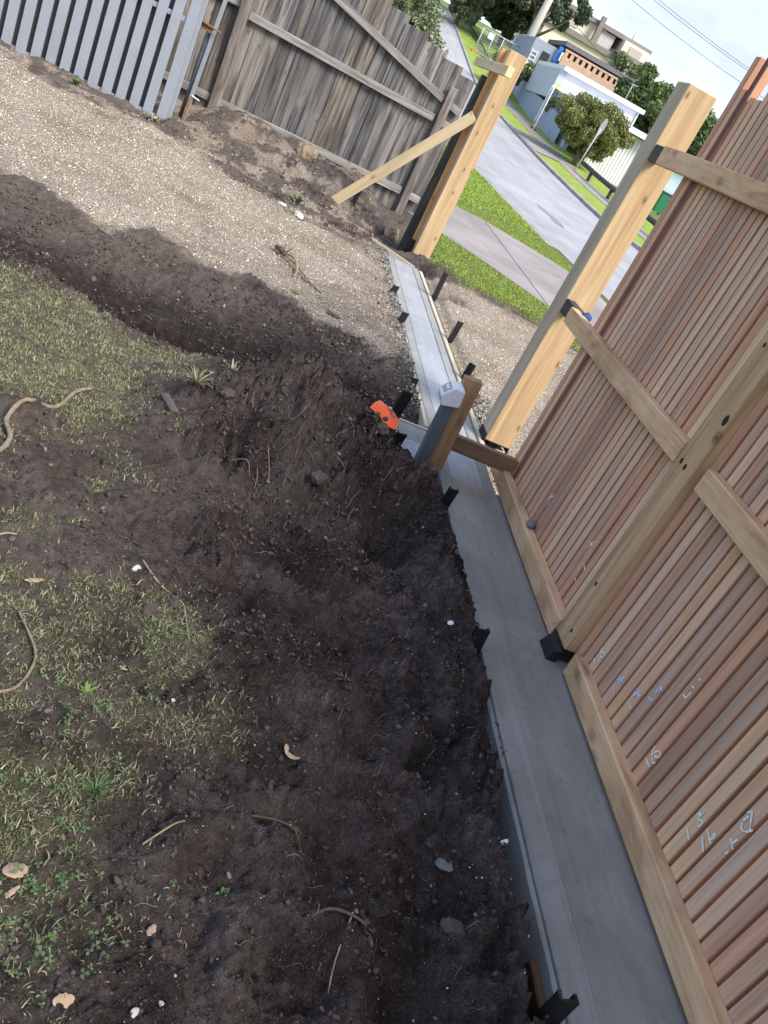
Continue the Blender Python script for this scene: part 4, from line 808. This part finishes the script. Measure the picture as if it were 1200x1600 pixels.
tube('root_crown', smooth_path(gpath([(.22, 6.55, .02), (.27, 6.47, .035), (.31, 6.42, .02)]), 3), [.010, .022, .018, .030, .016, .022, .008], M['root_dark'], ds, 6, False)
tube('sucker', smooth_path(gpath([(.3, 6.45, .03), (.37, 6.35, .05), (.41, 6.2, .02), (.40, 6.08, 0)]), 3), .010, M['root'], ds)
tube('sucker', smooth_path(gpath([(.31, 6.42, .02), (.42, 6.25, .02), (.53, 6.02, .01), (.62, 5.92, 0)]), 3), .008, M['root'], ds)
tube('spike', gpath([(.3, 6.45, .03), (.34, 6.47, .09)]), [.008, .002], M['root_dark'], ds, 5); tube('spike', gpath([(.28, 6.46, .03), (.285, 6.5, .09)]), [.008, .002], M['root_dark'], ds, 5)
def rock(name, label, cat, x, y, r, mat, sc=(1, 1, .6), lift=0.2, seed=0, sub=3):
    bm = bmesh.new(); bmesh.ops.create_icosphere(bm, subdivisions=sub, radius=1.0); rr = random.Random(seed); o1 = rr.uniform(0, 50)
    for v in bm.verts:
        c = v.co.copy(); nn = float(pn(np.array([c.x * 1.3 + o1]), np.array([c.y * 1.3 + c.z * .9 + o1]))[0]) * .55 + float(pn(np.array([c.x * 3 + o1]), np.array([c.z * 3 - c.y * 2]))[0]) * .3
        v.co = Vector((c.x * sc[0], c.y * sc[1], c.z * sc[2])) * r * (1 + nn)
    o = bm_obj(name, bm, mat); o.location = (x, y, gz1(x, y) + r * sc[2] * lift); o.rotation_euler = (rr.uniform(-.3, .3), rr.uniform(-.3, .3), rr.uniform(0, 6)); return tag(o, label, cat)
rock('sandstone_rock', 'large pale sandstone rock half buried below the paling fence', 'rock', .28, 10.3, .17, M['sandstone'], (.9, .7, .8), .0, 1)
rock('stone', 'white stone at the gravel edge below the large rock', 'stone', .36, 8.12, .045, M['pale_stone'], (1, 1, .7), .5, 2)
rock('stone', 'small bluish white stone left of the white stone', 'stone', .20, 8.25, .035, M['pale_stone'], (1.2, .7, .6), .5, 3)
rock('stone', 'flat cream stone alone on the gravel edge', 'stone', .43, 5.71, .038, M['sandstone'], (1.2, .9, .4), .6, 4)
rock('pebble', 'white pebble on bare soil beside the forked root', 'pebble', .045, 2.155, .014, M['pale_stone'], (.8, 1.1, .7), .6, 5, 2)
rock('pebble', 'white pebble on the soil slope below the meter post', 'pebble', 1.02, 3.54, .022, M['pale_stone'], (.9, 1.1, .7), .5, 6, 2)
rock('pebble', 'white pebble near the bottom left edge', 'pebble', .345, .905, .008, M['pale_stone'], (.8, 1.2, .7), .6, 7, 2)
rock('pebble', 'tiny white pebble nearest the bottom edge at left', 'pebble', .295, .872, .009, M['pale_stone'], (1.3, .8, .7), .6, 8, 2)
rock('pebble', 'small pale pebble in thin grass left of the forked root', 'pebble', .24, 1.66, .006, M['pale_stone'], (1, 1, .7), .6, 9, 2)
rock('concrete_lump', 'grey green concrete splash on the soil near the slot', 'concrete lump', 1.02, 1.42, .022, M['cement_blob'], (1, 1.3, .35), .4, 10)
rock('concrete_lump', 'grey concrete blob sitting on the bottom fence rail', 'concrete lump', 1.675, 3.38, .03, M['cement_blob'], (.7, 1.2, .5), .5, 11); bpy.data.objects['concrete_lump.001'].location.z = .115
for j, (a, b, r, lb) in enumerate([(.12, 1.98, .022, 'dark clod of soil between the two grass patches'), (.18, 2.05, .02, 'dark clod beside the pale root tip'), (.58, 2.95, .035, 'large dark clod on the face of the heap'), (.80, 3.28, .03, 'round clod on the heap under the orange plastic'), (.15, 3.22, .028, 'round clod at the left end of the heap'), (1.0, 1.22, .03, 'dark clod near the wet form board')]):
    rock('soil_clod', lb, 'clod', a, b, r, M['clod'], (1, 1.1, .75), .4, 20 + j)
rock('rubble_piece', 'brown rubble piece in the hole beside the old dark post', 'rubble', 1.42, 9.55, .09, M['sandstone'], (1, .8, .9), .3, 30)
wbk = board('wood_offcut', (-.08, 3.2, gz1(-.08, 3.2) + .012), (-.02, 3.10, gz1(-.02, 3.1) + .014), .035, .018, M['dark_post'], None, .002); tag(wbk, 'small dark wood offcut at the edge of the lawn', 'offcut')
def curl_leaf(label, x, y, ln, wd, rz, curl=.6, mat='leaf_dry', rollx=.3):
    vs = []; fs = []; n = 8
    for i in range(n + 1):
        t = i / n; ww = wd * math.sin(math.pi * min(max(t * .94 + .04, 0), 1)) ** .7 * (1 + .12 * math.sin(i * 2.9)); a = curl * (t - .5) * 2
        cx = ln * math.sin(a) / max(curl, .1) / 2; cz = ln * (1 - math.cos(a)) / max(curl, .1) / 2
        for s_ in (-1, 0, 1): vs.append((cx, s_ * ww, cz + abs(s_) * ww * rollx))
    m = len(vs)
    for i in range(n):
        for q in (0, 1): fs.append((3 * i + q, 3 * i + 3 + q, 3 * i + 4 + q, 3 * i + 1 + q))
    o = mesh_obj('dry_leaf', vs, fs, M[mat], None, True); o.location = (x, y, gz1(x, y) + .006); o.rotation_euler = (random.uniform(-.25, .25), random.uniform(-.15, .15), rz)
    sm = o.modifiers.new('thickness', 'SOLIDIFY'); sm.thickness = .0012
    return tag(o, label, 'leaf')
curl_leaf('curled pale dry leaf on dark soil in the lower middle', .565, 1.59, .065, .013, 2.4, 1.1)
curl_leaf('flat tan dry leaf lying at the upper left lawn edge of the bare patch', -.20, 1.96, .055, .008, .6, .3)
curl_leaf('broad tan dry leaf at the left edge by the clover', .02, 1.10, .05, .020, .5, .5)
curl_leaf('narrow pale dry leaf just under the broad leaf at the left edge', .025, 1.055, .045, .006, .9, .3)
curl_leaf('brown dry leaf beside the clover on the soil', .30, 1.04, .03, .008, 1.2, .6)
curl_leaf('small tan leaf in thin grass above the clover', .10, 1.72, .03, .007, .1, .4)
curl_leaf('pale folded leaf at the bottom left corner', .17, .87, .04, .012, .4, .8)
curl_leaf('small white scrap of bark on dark soil by the strip', 1.10, 2.33, .035, .010, .9, .3, 'box_white')
curl_leaf('white torn scrap caught on the edge of the slot', 1.185, 1.50, .05, .009, .8, .6, 'box_white')
curl_leaf('dark bark sliver on the gravel near the flat stone', .70, 5.56, .12, .02, -.5, .3, 'root_dark')
# orange plastic scrap with black print
op = thing('orange_plastic', 'crumpled orange plastic with black print on the soil heap', 'plastic', (.82, 3.56, gz1(.82, 3.56)))
oz_ = max(gz1(a, b) for a in (.72, .76, .8, .84, .88, .91) for b in (3.45, 3.5, 3.55, 3.6, 3.65))
oz = lambda a, b, c: (.85 + (a - .82) * .78, 3.56 + (b - 3.56) * .78, oz_ + .02 + c * .8)
ov = [oz(.715, 3.55, .03), oz(.775, 3.66, .055), oz(.805, 3.56, .075), oz(.79, 3.50, .02), oz(.86, 3.61, .045), oz(.915, 3.56, .02), oz(.885, 3.45, .0), oz(.805, 3.44, .01), oz(.74, 3.60, .05), oz(.85, 3.50, .035)]
sh = mesh_obj('sheet', ov, [(0, 2, 8), (8, 2, 1), (0, 3, 2), (1, 2, 4), (2, 9, 4), (4, 9, 5), (5, 9, 6), (9, 7, 6), (2, 3, 9), (3, 7, 9)], M['orange']); put(sh, op)
md = sh.modifiers.new('sub', 'SUBSURF'); md.subdivision_type = 'SIMPLE'; md.levels = md.render_levels = 2; md = sh.modifiers.new('thick', 'SOLIDIFY'); md.thickness = .002
def bar3(a, b, wd, parent, mat, name, nrm=Vector((-.45, -.55, .7))):
    a = Vector(a); b = Vector(b); d = (b - a).normalized(); s_ = d.cross(nrm).normalized() * wd; u = nrm.normalized() * .004
    return [a - s_ + u, a + s_ + u, b + s_ + u, b - s_ + u]
pv = []; pf = []
for (u0, v0, u1, v1) in ((.05, .1, .05, .45), (.05, .1, .3, .45), (.3, .1, .3, .45), (.42, .1, .42, .45), (.55, .1, .62, .45), (.62, .45, .7, .15), (.7, .15, .78, .45), (.78, .45, .85, .1), (.05, .6, .05, .9), (.05, .6, .25, .6), (.25, .6, .25, .9), (.38, .6, .38, .9), (.5, .6, .5, .9), (.5, .6, .72, .9), (.72, .6, .72, .9)):
    def PQ(u, v): return Vector(ov[2]) * (1 - u) * (1 - v) + Vector(ov[4]) * u * (1 - v) + Vector(ov[9]) * (1 - u) * v + Vector(ov[5]) * u * v
    nq = (Vector(ov[4]) - Vector(ov[2])).cross(Vector(ov[9]) - Vector(ov[2])).normalized(); nq = nq if nq.z > 0 else -nq
    q = bar3(PQ(u0, v0), PQ(u1, v1), .0022, None, None, '', nq); b0 = len(pv); pv += q; pf.append((b0, b0 + 1, b0 + 2, b0 + 3))
put(mesh_obj('black_print', pv, pf, M['ink']), op)
# blue rag behind rail
rock('blue_rag', 'scrap of blue cloth caught behind the middle fence rail', 'cloth', 1.715, 4.2, .03, M['blue_cloth'], (.6, 1, 1), 0, 40); bpy.data.objects['blue_rag'].location = (1.714, 4.2, .94)
# weeds
def weed(label, x, y, n, h, mat='weed', wd=.005, spread=1.3):
    vs = []; fs = []; r = random.Random(label)
    for i in range(n):
        a = r.uniform(0, 6.28); l = h * r.uniform(.6, 1.1); b0 = len(vs); s_ = Vector((-math.sin(a), math.cos(a), 0)) * wd * r.uniform(.6, 1.2); d = Vector((math.cos(a), math.sin(a), 0)); sp = spread * r.uniform(.4, 1)
        for t, ww in ((0, .5), (.35, 1), (.7, .8), (1, .05)):
            c = d * l * sp * t + Vector((0, 0, l * (t - .5 * sp * t * t * .9)))
            vs += [c - s_ * ww, c + s_ * ww]
        for q in range(3): fs.append((b0 + 2 * q, b0 + 2 * q + 1, b0 + 2 * q + 3, b0 + 2 * q + 2))
    o = mesh_obj('grass_tuft', vs, fs, M[mat], None, True); o.location = (x, y, gz1(x, y) - .003); return tag(o, label, 'grass tuft')
weed('green grass tuft on the soil beside the notched stake', 1.13, 2.13, 11, .026)
weed('small green tuft on the soil nearer the strip stake, upper one', 1.15, 2.3, 9, .022)
weed('dry pale grass tuft on soil below the heap', .74, 1.98, 18, .045, 'straw', .0011)
weed('olive grass tuft hanging at the lawn corner of the heap', .02, 3.25, 40, .09, 'blade', .003)
weed('pale green tuft on top of the left end of the heap', .14, 3.48, 26, .07, 'blade', .003)
weed('small tuft on the heap crest beside the trench', .62, 3.62, 16, .05, 'blade', .003)
weed('dark green fine grass tuft in the thin lower lawn', .12, 1.34, 70, .045, 'clover', .0011)
weed('bright broad bladed weed in the lower lawn', .03, 1.6, 7, .03, 'weed', .004)
weed('bright green weed above the white stone at the gravel edge', .33, 8.6, 30, .12, 'weed', .01)
weed('yellow green weed strip under the slatted gate', -1.25, 9.35, 80, .09, 'straw', .006)
weed('green weed under the middle of the slatted gate', -2.0, 9.3, 60, .08, 'weed', .006)
weed('small green weed below the leaf on trodden soil', .45, 1.2, 5, .02, 'weed', .006)

# ------------------------------------------------------------------ trees and shrubs
def leaves(centers, radii, n, size, squash=1.0):
    k = rng.integers(0, len(centers), n); d = rng.normal(size=(n, 3)); d /= np.linalg.norm(d, axis=1)[:, None]; r = rng.uniform(0.35, 1, n) ** .6
    p = centers[k] + d * (radii[k] * r)[:, None] * np.array([1, 1, squash]); R = rand_rot(n); s_ = size * rng.uniform(.55, 1.3, n)
    Q = np.array([[-.5, -1, 0], [.5, -.6, .12], [.35, 1, 0], [-.45, .7, -.12]]); V = np.einsum('nij,kj->nki', R, Q) * s_[:, None, None] * .6 + p[:, None, :]
    return V.reshape(-1, 3), (np.arange(n) * 4)[:, None] + np.arange(4)[None]
def tree(name, label, x, y, h, rx, rz_, leafmat, n=5000, size=.16, trunk=.12, clumps=26, cz=None, base=None, cat='tree', stem=True, seed=0, shape='ball'):
    r = np.random.default_rng(seed + 5); z0 = float(hill(y)) - .1 if base is None else base
    t = thing(name, label, cat, (x, y, z0)); cz = cz if cz is not None else h - rz_
    cen = []; rad = []
    for _ in range(clumps):
        while True:
            d = r.uniform(-1, 1, 3)
            if .15 < np.linalg.norm(d) < 1: break
        if shape == 'cone': d[:2] *= (1 - (d[2] + 1) / 2) * .9 + .12
        cen.append((d[0] * rx, d[1] * rx, cz + d[2] * rz_)); rad.append(r.uniform(.22, .42) * min(rx, rz_ * 1.3))
    V, F = leaves(np.array(cen), np.array(rad), n, size, .8)
    np_mesh('crown', V, F, leafmat, t)
    if stem:
        tb = tube('trunk', [(0, 0, 0), (trunk * .5, 0, h * .3), (-trunk * .4, trunk * .3, h * .55), (0, 0, h * .8)], [trunk * 1.25, trunk, trunk * .7, trunk * .2], M['bark'], None, 8); tb.parent = t
        for q in range(5):
            c = cen[q * max(1, clumps // 6) % clumps]; b0 = h * (.28 + .07 * q)
            lb = tube('limb', [(0, 0, b0), (c[0] * .5, c[1] * .5, b0 * .55 + c[2] * .45), c], [trunk * .55, trunk * .35, trunk * .08], M['bark'], None, 6); lb.parent = t
    return t
tree('street_tree', 'rounded olive and rust tree behind the leaning street sign', 14.5, 48.3, 3.5, 1.95, 1.2, M['leaf_round'], 48000, .10, .12, 80, cz=2.15, seed=1)
tree('shrub', 'sage green shrub rising behind the raked paling fence', .88, 15.6, 3.0, .78, 1.0, M['leaf_sage'], 30000, .042, .05, 60, cz=1.95, cat='shrub', seed=2)
tree('shrub', 'grey green shrub at the top left of the hill road', 11.4, 97, 6.2, 2.2, 2.2, M['leaf_sage'], 12000, .22, .2, 36, cz=3.0, cat='shrub', seed=3)
tree('gum_tree', 'spreading gum tree over the utility pole at the top of the hill', 17.6, 92, 8.0, 4.6, 1.6, M['leaf_gum'], 24000, .26, .32, 64, cz=6.2, seed=4)
tree('conifer_tree', 'dark conifer left of the utility pole behind the mesh fence', 16.6, 99, 10.5, 2.6, 4.4, M['leaf_dark'], 18000, .3, .25, 50, cz=5, seed=5)
tree('conifer_tree', 'dark conifer at the top edge beyond the shrub', 14.2, 106, 11, 2.8, 4.6, M['leaf_dark'], 14000, .32, .25, 44, cz=5.2, seed=6)
tree('shrub', 'yellow green shrub at the mesh fence above the gate post', 13.2, 70.5, 2.6, 1.3, 1.15, M['leaf_sage'], 5000, .15, .08, 20, cz=1.5, cat='shrub', seed=7)
tree('shrub', 'dark shrub between the gate post and the blue paling fence', 16.3, 72, 3.0, 1.5, 1.5, M['leaf_mid'], 7000, .17, .1, 24, cz=1.6, cat='shrub', seed=8)
tree('tree', 'dense dark green tree right of the white house roof', 23.3, 69, 6.4, 2.5, 2.8, M['leaf_mid'], 12000, .24, .2, 36, cz=3.9, seed=9)
tree('tree', 'dark green tree behind the top of the near fence post', 27.5, 72, 6.2, 2.8, 2.8, M['leaf_mid'], 12000, .25, .2, 36, cz=3.6, seed=10)
tree('tree', 'green tree between the near post top and the slats', 29.5, 66, 6.2, 2.8, 2.7, M['leaf_mid'], 10000, .24, .2, 34, cz=3.4, seed=11)
tree('tree', 'light green tree in front of the cream house', 27.0, 88, 6.0, 2.6, 2.3, M['leaf_sage'], 8000, .28, .2, 30, cz=3.4, seed=12)
tree('shrub', 'small green bush growing through the blue paling fence', 15.6, 60.5, 2.6, .9, .8, M['leaf_sage'], 2500, .14, .06, 14, cz=1.7, cat='shrub', seed=13)

# ------------------------------------------------------------------ far street furniture and houses
def far_mat(n, c, r=.7, v=.12, sc=1.5): return mat_plain(n, c, r, var=v, nscale=sc)
W_ = far_mat('white_cladding', (.72, .72, .70)); GB = far_mat('blue_grey_boards', (.34, .41, .51), v=.3, sc=2); GW = far_mat('grey_weatherboard', (.44, .48, .54)); ROOF = far_mat('pale_metal_roof', (.50, .57, .70), .45)
GREYH = far_mat('slate_grey_wall', (.27, .3, .37)); CREAM = far_mat('cream_render', (.74, .68, .52)); CAP = far_mat('taupe_fascia', (.21, .185, .165)); BLUE = far_mat('blue_wrap', (.03, .17, .62)); DARKW = far_mat('dark_glass', (.03, .035, .04), .25)
BRK = far_mat('pink_timber_deck', (.50, .34, .24), v=.4, sc=3); TAUPE = far_mat('taupe_panel', (.40, .36, .31)); SIGNB = far_mat('sign_back_grey', (.26, .29, .31), .45); GALV = far_mat('galvanised_pole', (.42, .44, .45), .45); LOG = far_mat('dark_log', (.05, .045, .04)); BIN = far_mat('bin_green', (.025, .17, .085), .5); YEL = far_mat('yellow_sign', (.75, .6, .12)); WHT = far_mat('sign_white', (.7, .72, .72)); CONCP = far_mat('concrete_pole', (.40, .37, .33))
# blue-grey paling fence
bf = thing('boundary_fence', 'blue grey paling fence along the far footpath uphill of the round tree', 'fence', (15.0, 60, float(hill(60))))
vs = []; fs = []; y = 55.8
bm = bmesh.new(); kk = 0
while y < 76:
    hz = float(hill(y)); box_bm(bm, 15.0 + (.02 if kk % 2 else 0), 15.03 + (.02 if kk % 2 else 0), y, y + .19, hz - .05, hz + 1.5 + .03 * math.sin(kk * 1.9)); y += .2; kk += 1
put(stuff(bm_obj('palings', bm, GB)), bf)
for zz in (.4, 1.15):
    tube('rail', [(15.08, yy, float(hill(yy)) + zz) for yy in np.arange(56, 76, 2)], .04, GB, bf, 4)
# street signs
sg = thing('street_sign', 'leaning grey street sign seen from behind in front of the round tree', 'sign', (14.05, 46, float(hill(46)) + .06))
tube('pole', [(14.05, 46, float(hill(46))), (14.22, 46, 3.0)], .035, GALV, sg, 8); bm = bmesh.new(); bmesh.ops.create_cone(bm, cap_ends=True, segments=14, radius1=.22, radius2=.22, depth=.012)
o = bm_obj('sign_plate', bm, SIGNB); o.matrix_world = Matrix.Translation((14.25, 46, 3.15)) @ Matrix.Rotation(math.radians(4), 4, 'Y') @ Matrix.Rotation(math.radians(90), 4, 'X') @ Matrix.Rotation(1.0, 4, 'Z') @ Matrix.Diagonal((.75, 1.9, 1, 1)); o.matrix_world = Matrix.Translation((14.25, 46, 3.1)) @ Matrix.Rotation(math.radians(4), 4, 'Y') @ Matrix.Diagonal((.62, 1, 2.0, 1)) @ Matrix.Rotation(math.radians(90), 4, 'X'); bpy.context.view_layer.update(); put(o, sg)
ns = thing('name_sign', 'thin white pole with yellow and white street name blade by the blue fence', 'sign', (13.1, 54.3, float(hill(54.3))))
tube('pole', [(13.1, 54.3, float(hill(54.3))), (13.12, 54.3, 4.1)], .03, WHT, ns, 7); box('yellow_plate', 13.1, 13.36, 54.28, 54.31, 3.95, 4.15, YEL, ns); box('name_blade', 13.36, 14.0, 54.28, 54.305, 3.95, 4.13, WHT, ns)
# log barrier
lb = thing('log_barrier', 'low dark log rail on short posts along the far footpath', 'barrier', (14, 40, float(hill(40))))
tube('log', [(14.05, yy, float(hill(yy)) + .55) for yy in (45.2, 42, 39, 36, 33, 30, 27)], .11, LOG, lb, 8)
for yy in (43.3, 39.5, 35.5, 31.5): tube('post', [(14.05, yy, float(hill(yy)) - .1), (14.05, yy, float(hill(yy)) + .5)], .09, LOG, lb, 8)
# wheelie bin
wb = thing('wheelie_bin', 'green wheelie bin seen between near post and slats', 'bin', (17, 41, float(hill(41))))
hz = float(hill(41)) + .35
bm = bmesh.new(); b_ = [bm.verts.new(c) for c in ((-.24, -.26, .1), (.24, -.26, .1), (.24, .26, .1), (-.24, .26, .1))]; t_ = [bm.verts.new(c) for c in ((-.31, -.36, .98), (.31, -.36, .98), (.31, .36, .98), (-.31, .36, .98))]
bm.faces.new(b_[::-1]); bm.faces.new(t_); [bm.faces.new((b_[k], b_[(k + 1) % 4], t_[(k + 1) % 4], t_[k])) for k in range(4)]; o = bm_obj('bin_body', bm, BIN); o.location = (17, 40.9, hz); bpy.context.view_layer.update(); put(o, wb)
box('bin_lid', 16.66, 17.34, 40.5, 41.3, hz + .98, hz + 1.06, far_mat('bin_lid_dark', (.05, .08, .12)), wb, .02)
for sx in (-.26, .26): o = disc('wheel', (17 + sx, 41.2, hz + .1), .1, (1, 0, 0), LOG, wb, .06)
# white house with cladding
h0 = float(hill(50))
wh = thing('white_house', 'white clad house with pale metal roof behind the round tree', 'house', (18, 52, h0))
bm = bmesh.new(); xx = 15.9
while xx < 27: box_bm(bm, xx, xx + .14, 50.9, 50.95, .3, 3.62); xx += .2
put(stuff(bm_obj('vertical_battens', bm, W_)), wh)
box('front_wall', 15.8, 27, 50.95, 51.15, .2, 3.65, W_, wh)
bm = bmesh.new(); zz = 1.0
while zz < 4.0: box_bm(bm, 15.40, 15.46, 55.2, 62.0, zz, zz + .15); box_bm(bm, 15.41, 15.43, 55.2, 62.0, zz + .15, zz + .2); zz += .2
put(stuff(bm_obj('weatherboards', bm, GW)), wh)
box('side_wall', 15.46, 15.7, 55.1, 62.2, .3, 4.1, GW, wh)
put(mesh_obj('low_roof', [(15.1, 50.3, 3.72), (27.5, 50.3, 3.72), (27.5, 62.2, 4.45), (15.1, 62.2, 4.45), (15.1, 50.3, 3.82), (27.5, 50.3, 3.82), (27.5, 62.2, 4.55), (15.1, 62.2, 4.55)], [(3, 2, 1, 0), (4, 5, 6, 7), (0, 1, 5, 4), (1, 2, 6, 5), (2, 3, 7, 6), (3, 0, 4, 7)], ROOF), wh)
box('gutter', 15.1, 27.5, 50.18, 50.3, 3.68, 3.86, W_, wh)
box('upper_wall', 15.4, 21.0, 62.4, 70, 3.6, 5.45, W_, wh); box('upper_fascia', 15.0, 21.35, 62.0, 70.4, 5.45, 5.72, W_, wh); box('upper_side_trim', 14.9, 15.39, 62.3, 70, 3.6, 5.44, GW, wh)
box('corner_post', 14.85, 15.05, 62.2, 62.4, 2.0, 4.4, W_, wh)
w2 = box('window', 15.36, 15.40, 57.0, 58.4, 2.0, 3.3, W_, wh); box('pane', 15.34, 15.359, 57.1, 58.3, 2.1, 3.2, DARKW, w2)
box('upper_vent', 19.2, 20.2, 62.36, 62.399, 4.7, 5.1, GW, wh); box('downpipe', 21.02, 21.12, 62.25, 62.35, 3.9, 5.44, W_, wh)
w1 = box('window', 20.4, 22.6, 50.86, 50.94, 1.9, 3.2, W_, wh); box('pane', 20.5, 22.5, 50.84, 50.859, 2.0, 3.1, far_mat('pale_blind', (.42, .55, .6), .3), w1)
an = tube('aerial', [(20.3, 64, 5.7), (20.3, 64, 6.9)], .03, GALV, wh, 5); put(tube('aerial_bar', [(20.0, 64, 6.8), (20.7, 64, 6.9)], .02, GALV, None, 5), wh)
# house under construction with deck
dh = thing('deck_house', 'slate grey house under construction with blue wrap and pink timber deck', 'house', (18, 80, float(hill(80))))
box('grey_wall', 15.9, 18.0, 79.5, 88, 2.5, 7.65, GREYH, dh); box('door_opening', 16.9, 17.6, 79.42, 79.499, 5.2, 7.0, DARKW, dh); box('ladder_rack', 16.0, 16.05, 79.3, 79.4, 5.2, 6.8, W_, dh)
for q in range(5): box('ladder_rung', 16.051, 16.5, 79.32, 79.38, 5.35 + q * .32, 5.41 + q * .32, W_, dh)
box('ladder_rack', 16.501, 16.55, 79.3, 79.4, 5.2, 6.8, W_, dh); box('blue_post', 18.001, 18.32, 79.1, 79.45, 5.4, 7.9, BLUE, dh); box('blue_sheet', 18.33, 19.6, 79.3, 79.34, 5.4, 6.5, BLUE, dh)
box('deck_edge', 18.4, 25.2, 78.6, 78.9, 6.65, 7.35, BRK, dh); box('deck_base', 18.4, 25.4, 78.9, 84, 6.2, 6.9, far_mat('deck_joists', (.22, .17, .13)), dh)
box('deck_top_rail', 18.4, 25.2, 78.6, 78.9, 7.75, 7.9, BRK, dh); box('deck_back', 18.5, 25.1, 78.92, 79.0, 7.3, 7.8, DARKW, dh)
for q in range(12): box('baluster', 18.45 + q * .56, 18.75 + q * .56, 78.62, 78.88, 7.351, 7.749, BRK, dh)
box('shade_roof', 18.3, 25.4, 79.1, 86, 8.1, 8.45, far_mat('dark_soffit', (.14, .14, .145)), dh)
# cream house on the hill
ch = thing('cream_house', 'large cream house with stepped flat roofs on the hilltop', 'house', (28, 108, float(hill(108))))
box('lower_wall', 21.0, 30.2, 104, 118, 5, 11.2, CREAM, ch); box('lower_fascia', 20.6, 30.5, 103.6, 118.3, 11.2, 11.75, CAP, ch); box('upper_wall', 22.2, 28.0, 106, 118, 11.75, 13.5, CREAM, ch); box('upper_fascia', 21.6, 33.6, 105.5, 118.5, 13.5, 13.95, CAP, ch)
box('right_wall', 30.21, 34.0, 103, 117, 5, 11.0, CREAM, ch); box('right_fascia', 29.2, 34.6, 102.4, 117.4, 11.76, 12.2, CAP, ch); box('right_upper', 30.0, 33.2, 104.5, 117, 12.2, 13.49, CREAM, ch)
box('panel', 30.8, 33.4, 102.9, 102.99, 8.2, 10.9, TAUPE, ch); box('panel', 27.5, 29.2, 105.9, 105.99, 11.8, 13.4, far_mat('grey_panel', (.45, .44, .42)), ch); box('window', 23.6, 24.8, 105.9, 105.99, 12.2, 13.1, TAUPE, ch); box('window', 30.8, 32.4, 104.4, 104.49, 12.4, 13.2, TAUPE, ch)
box('chimney', 26.6, 27.1, 104.8, 105.4, 11.8, 14.4, CAP, ch); tube('vent_pipe', [(31, 106, 13.9), (31, 106, 14.9)], .06, GALV, ch, 5); tube('downpipe', [(34.1, 102.9, 6), (34.1, 102.9, 11)], .15, W_, ch, 6)
# utility pole, wires, mesh fence
up = thing('utility_pole', 'grey concrete utility pole behind the far gate post top', 'pole', (16.3, 84.5, float(hill(84.5))))
tube('pole', [(16.25, 84.5, 3), (16.55, 84.5, 14)], [.42, .3], CONCP, up, 12); box('crossarm', 15.6, 17.5, 84.4, 84.6, 12.6, 12.8, BRK, up); box('transformer', 16.95, 17.5, 84.0, 84.4, 5.8, 6.7, far_mat('pale_cabinet', (.55, .58, .6)), up)
def wire(label, p0, p1, sag, r=.014):
    pts = [Vector(p0).lerp(Vector(p1), t / 14) + Vector((0, 0, -sag * 4 * (t / 14) * (1 - t / 14))) for t in range(15)]
    tag(tube('power_line', pts, r, LOG, None, 5), label, 'wire', 'overhead power lines')
wire('lowest of the three overhead wires across the sky', (14, 62, 11.1), (34, 58, 9.3), .5)
wire('middle overhead wire across the sky', (15, 62, 11.7), (35, 58, 10.1), .5)
wire('topmost overhead wire across the sky', (15, 63, 12.1), (35, 59, 10.3), .5)
wire('dark service wire sloping in front of the trees beside the cream house', (14.5, 62, 7.9), (26, 60, 5.4), .3, .02)
mf = thing('mesh_fence', 'temporary wire mesh site fence with white notice below the dark conifers', 'fence', (13.2, 84, float(hill(84))))
hz = float(hill(84))
for xx in (12.3, 13.4, 14.3, 16.0): tube('upright', [(xx, 84, hz + .05), (xx, 84, hz + 2.1)], .05, GALV, mf, 6)
tube('top_tube', [(12.3, 84, hz + 2.1), (16.0, 84, hz + 2.1)], .045, GALV, mf, 6); tube('bottom_tube', [(12.3, 84, hz + .15), (16.0, 84, hz + .15)], .045, GALV, mf, 6)
bm = bmesh.new(); [box_bm(bm, 12.3 + q * .15, 12.312 + q * .15, 84.0, 84.01, hz + .2, hz + 2.05) for q in range(25)]; [box_bm(bm, 12.3, 16, 84.012, 84.02, hz + .3 + q * .22, hz + .312 + q * .22) for q in range(8)]; put(stuff(bm_obj('mesh_infill', bm, GALV)), mf)
box('notice', 12.9, 13.35, 83.9, 83.95, hz + 1.5, hz + 2.0, WHT, mf); box('foot_block', 12.1, 12.5, 83.7, 84.2, hz, hz + .2, far_mat('orange_block', (.6, .18, .06)), mf)
rock('boulder', 'brown boulder on the verge below the blue fence', 'boulder', 13.9, 57.5, .3, M['sandstone'], (1.4, .8, .7), .3, 50); bpy.data.objects['boulder'].location.z = float(hill(57.5)) + .2
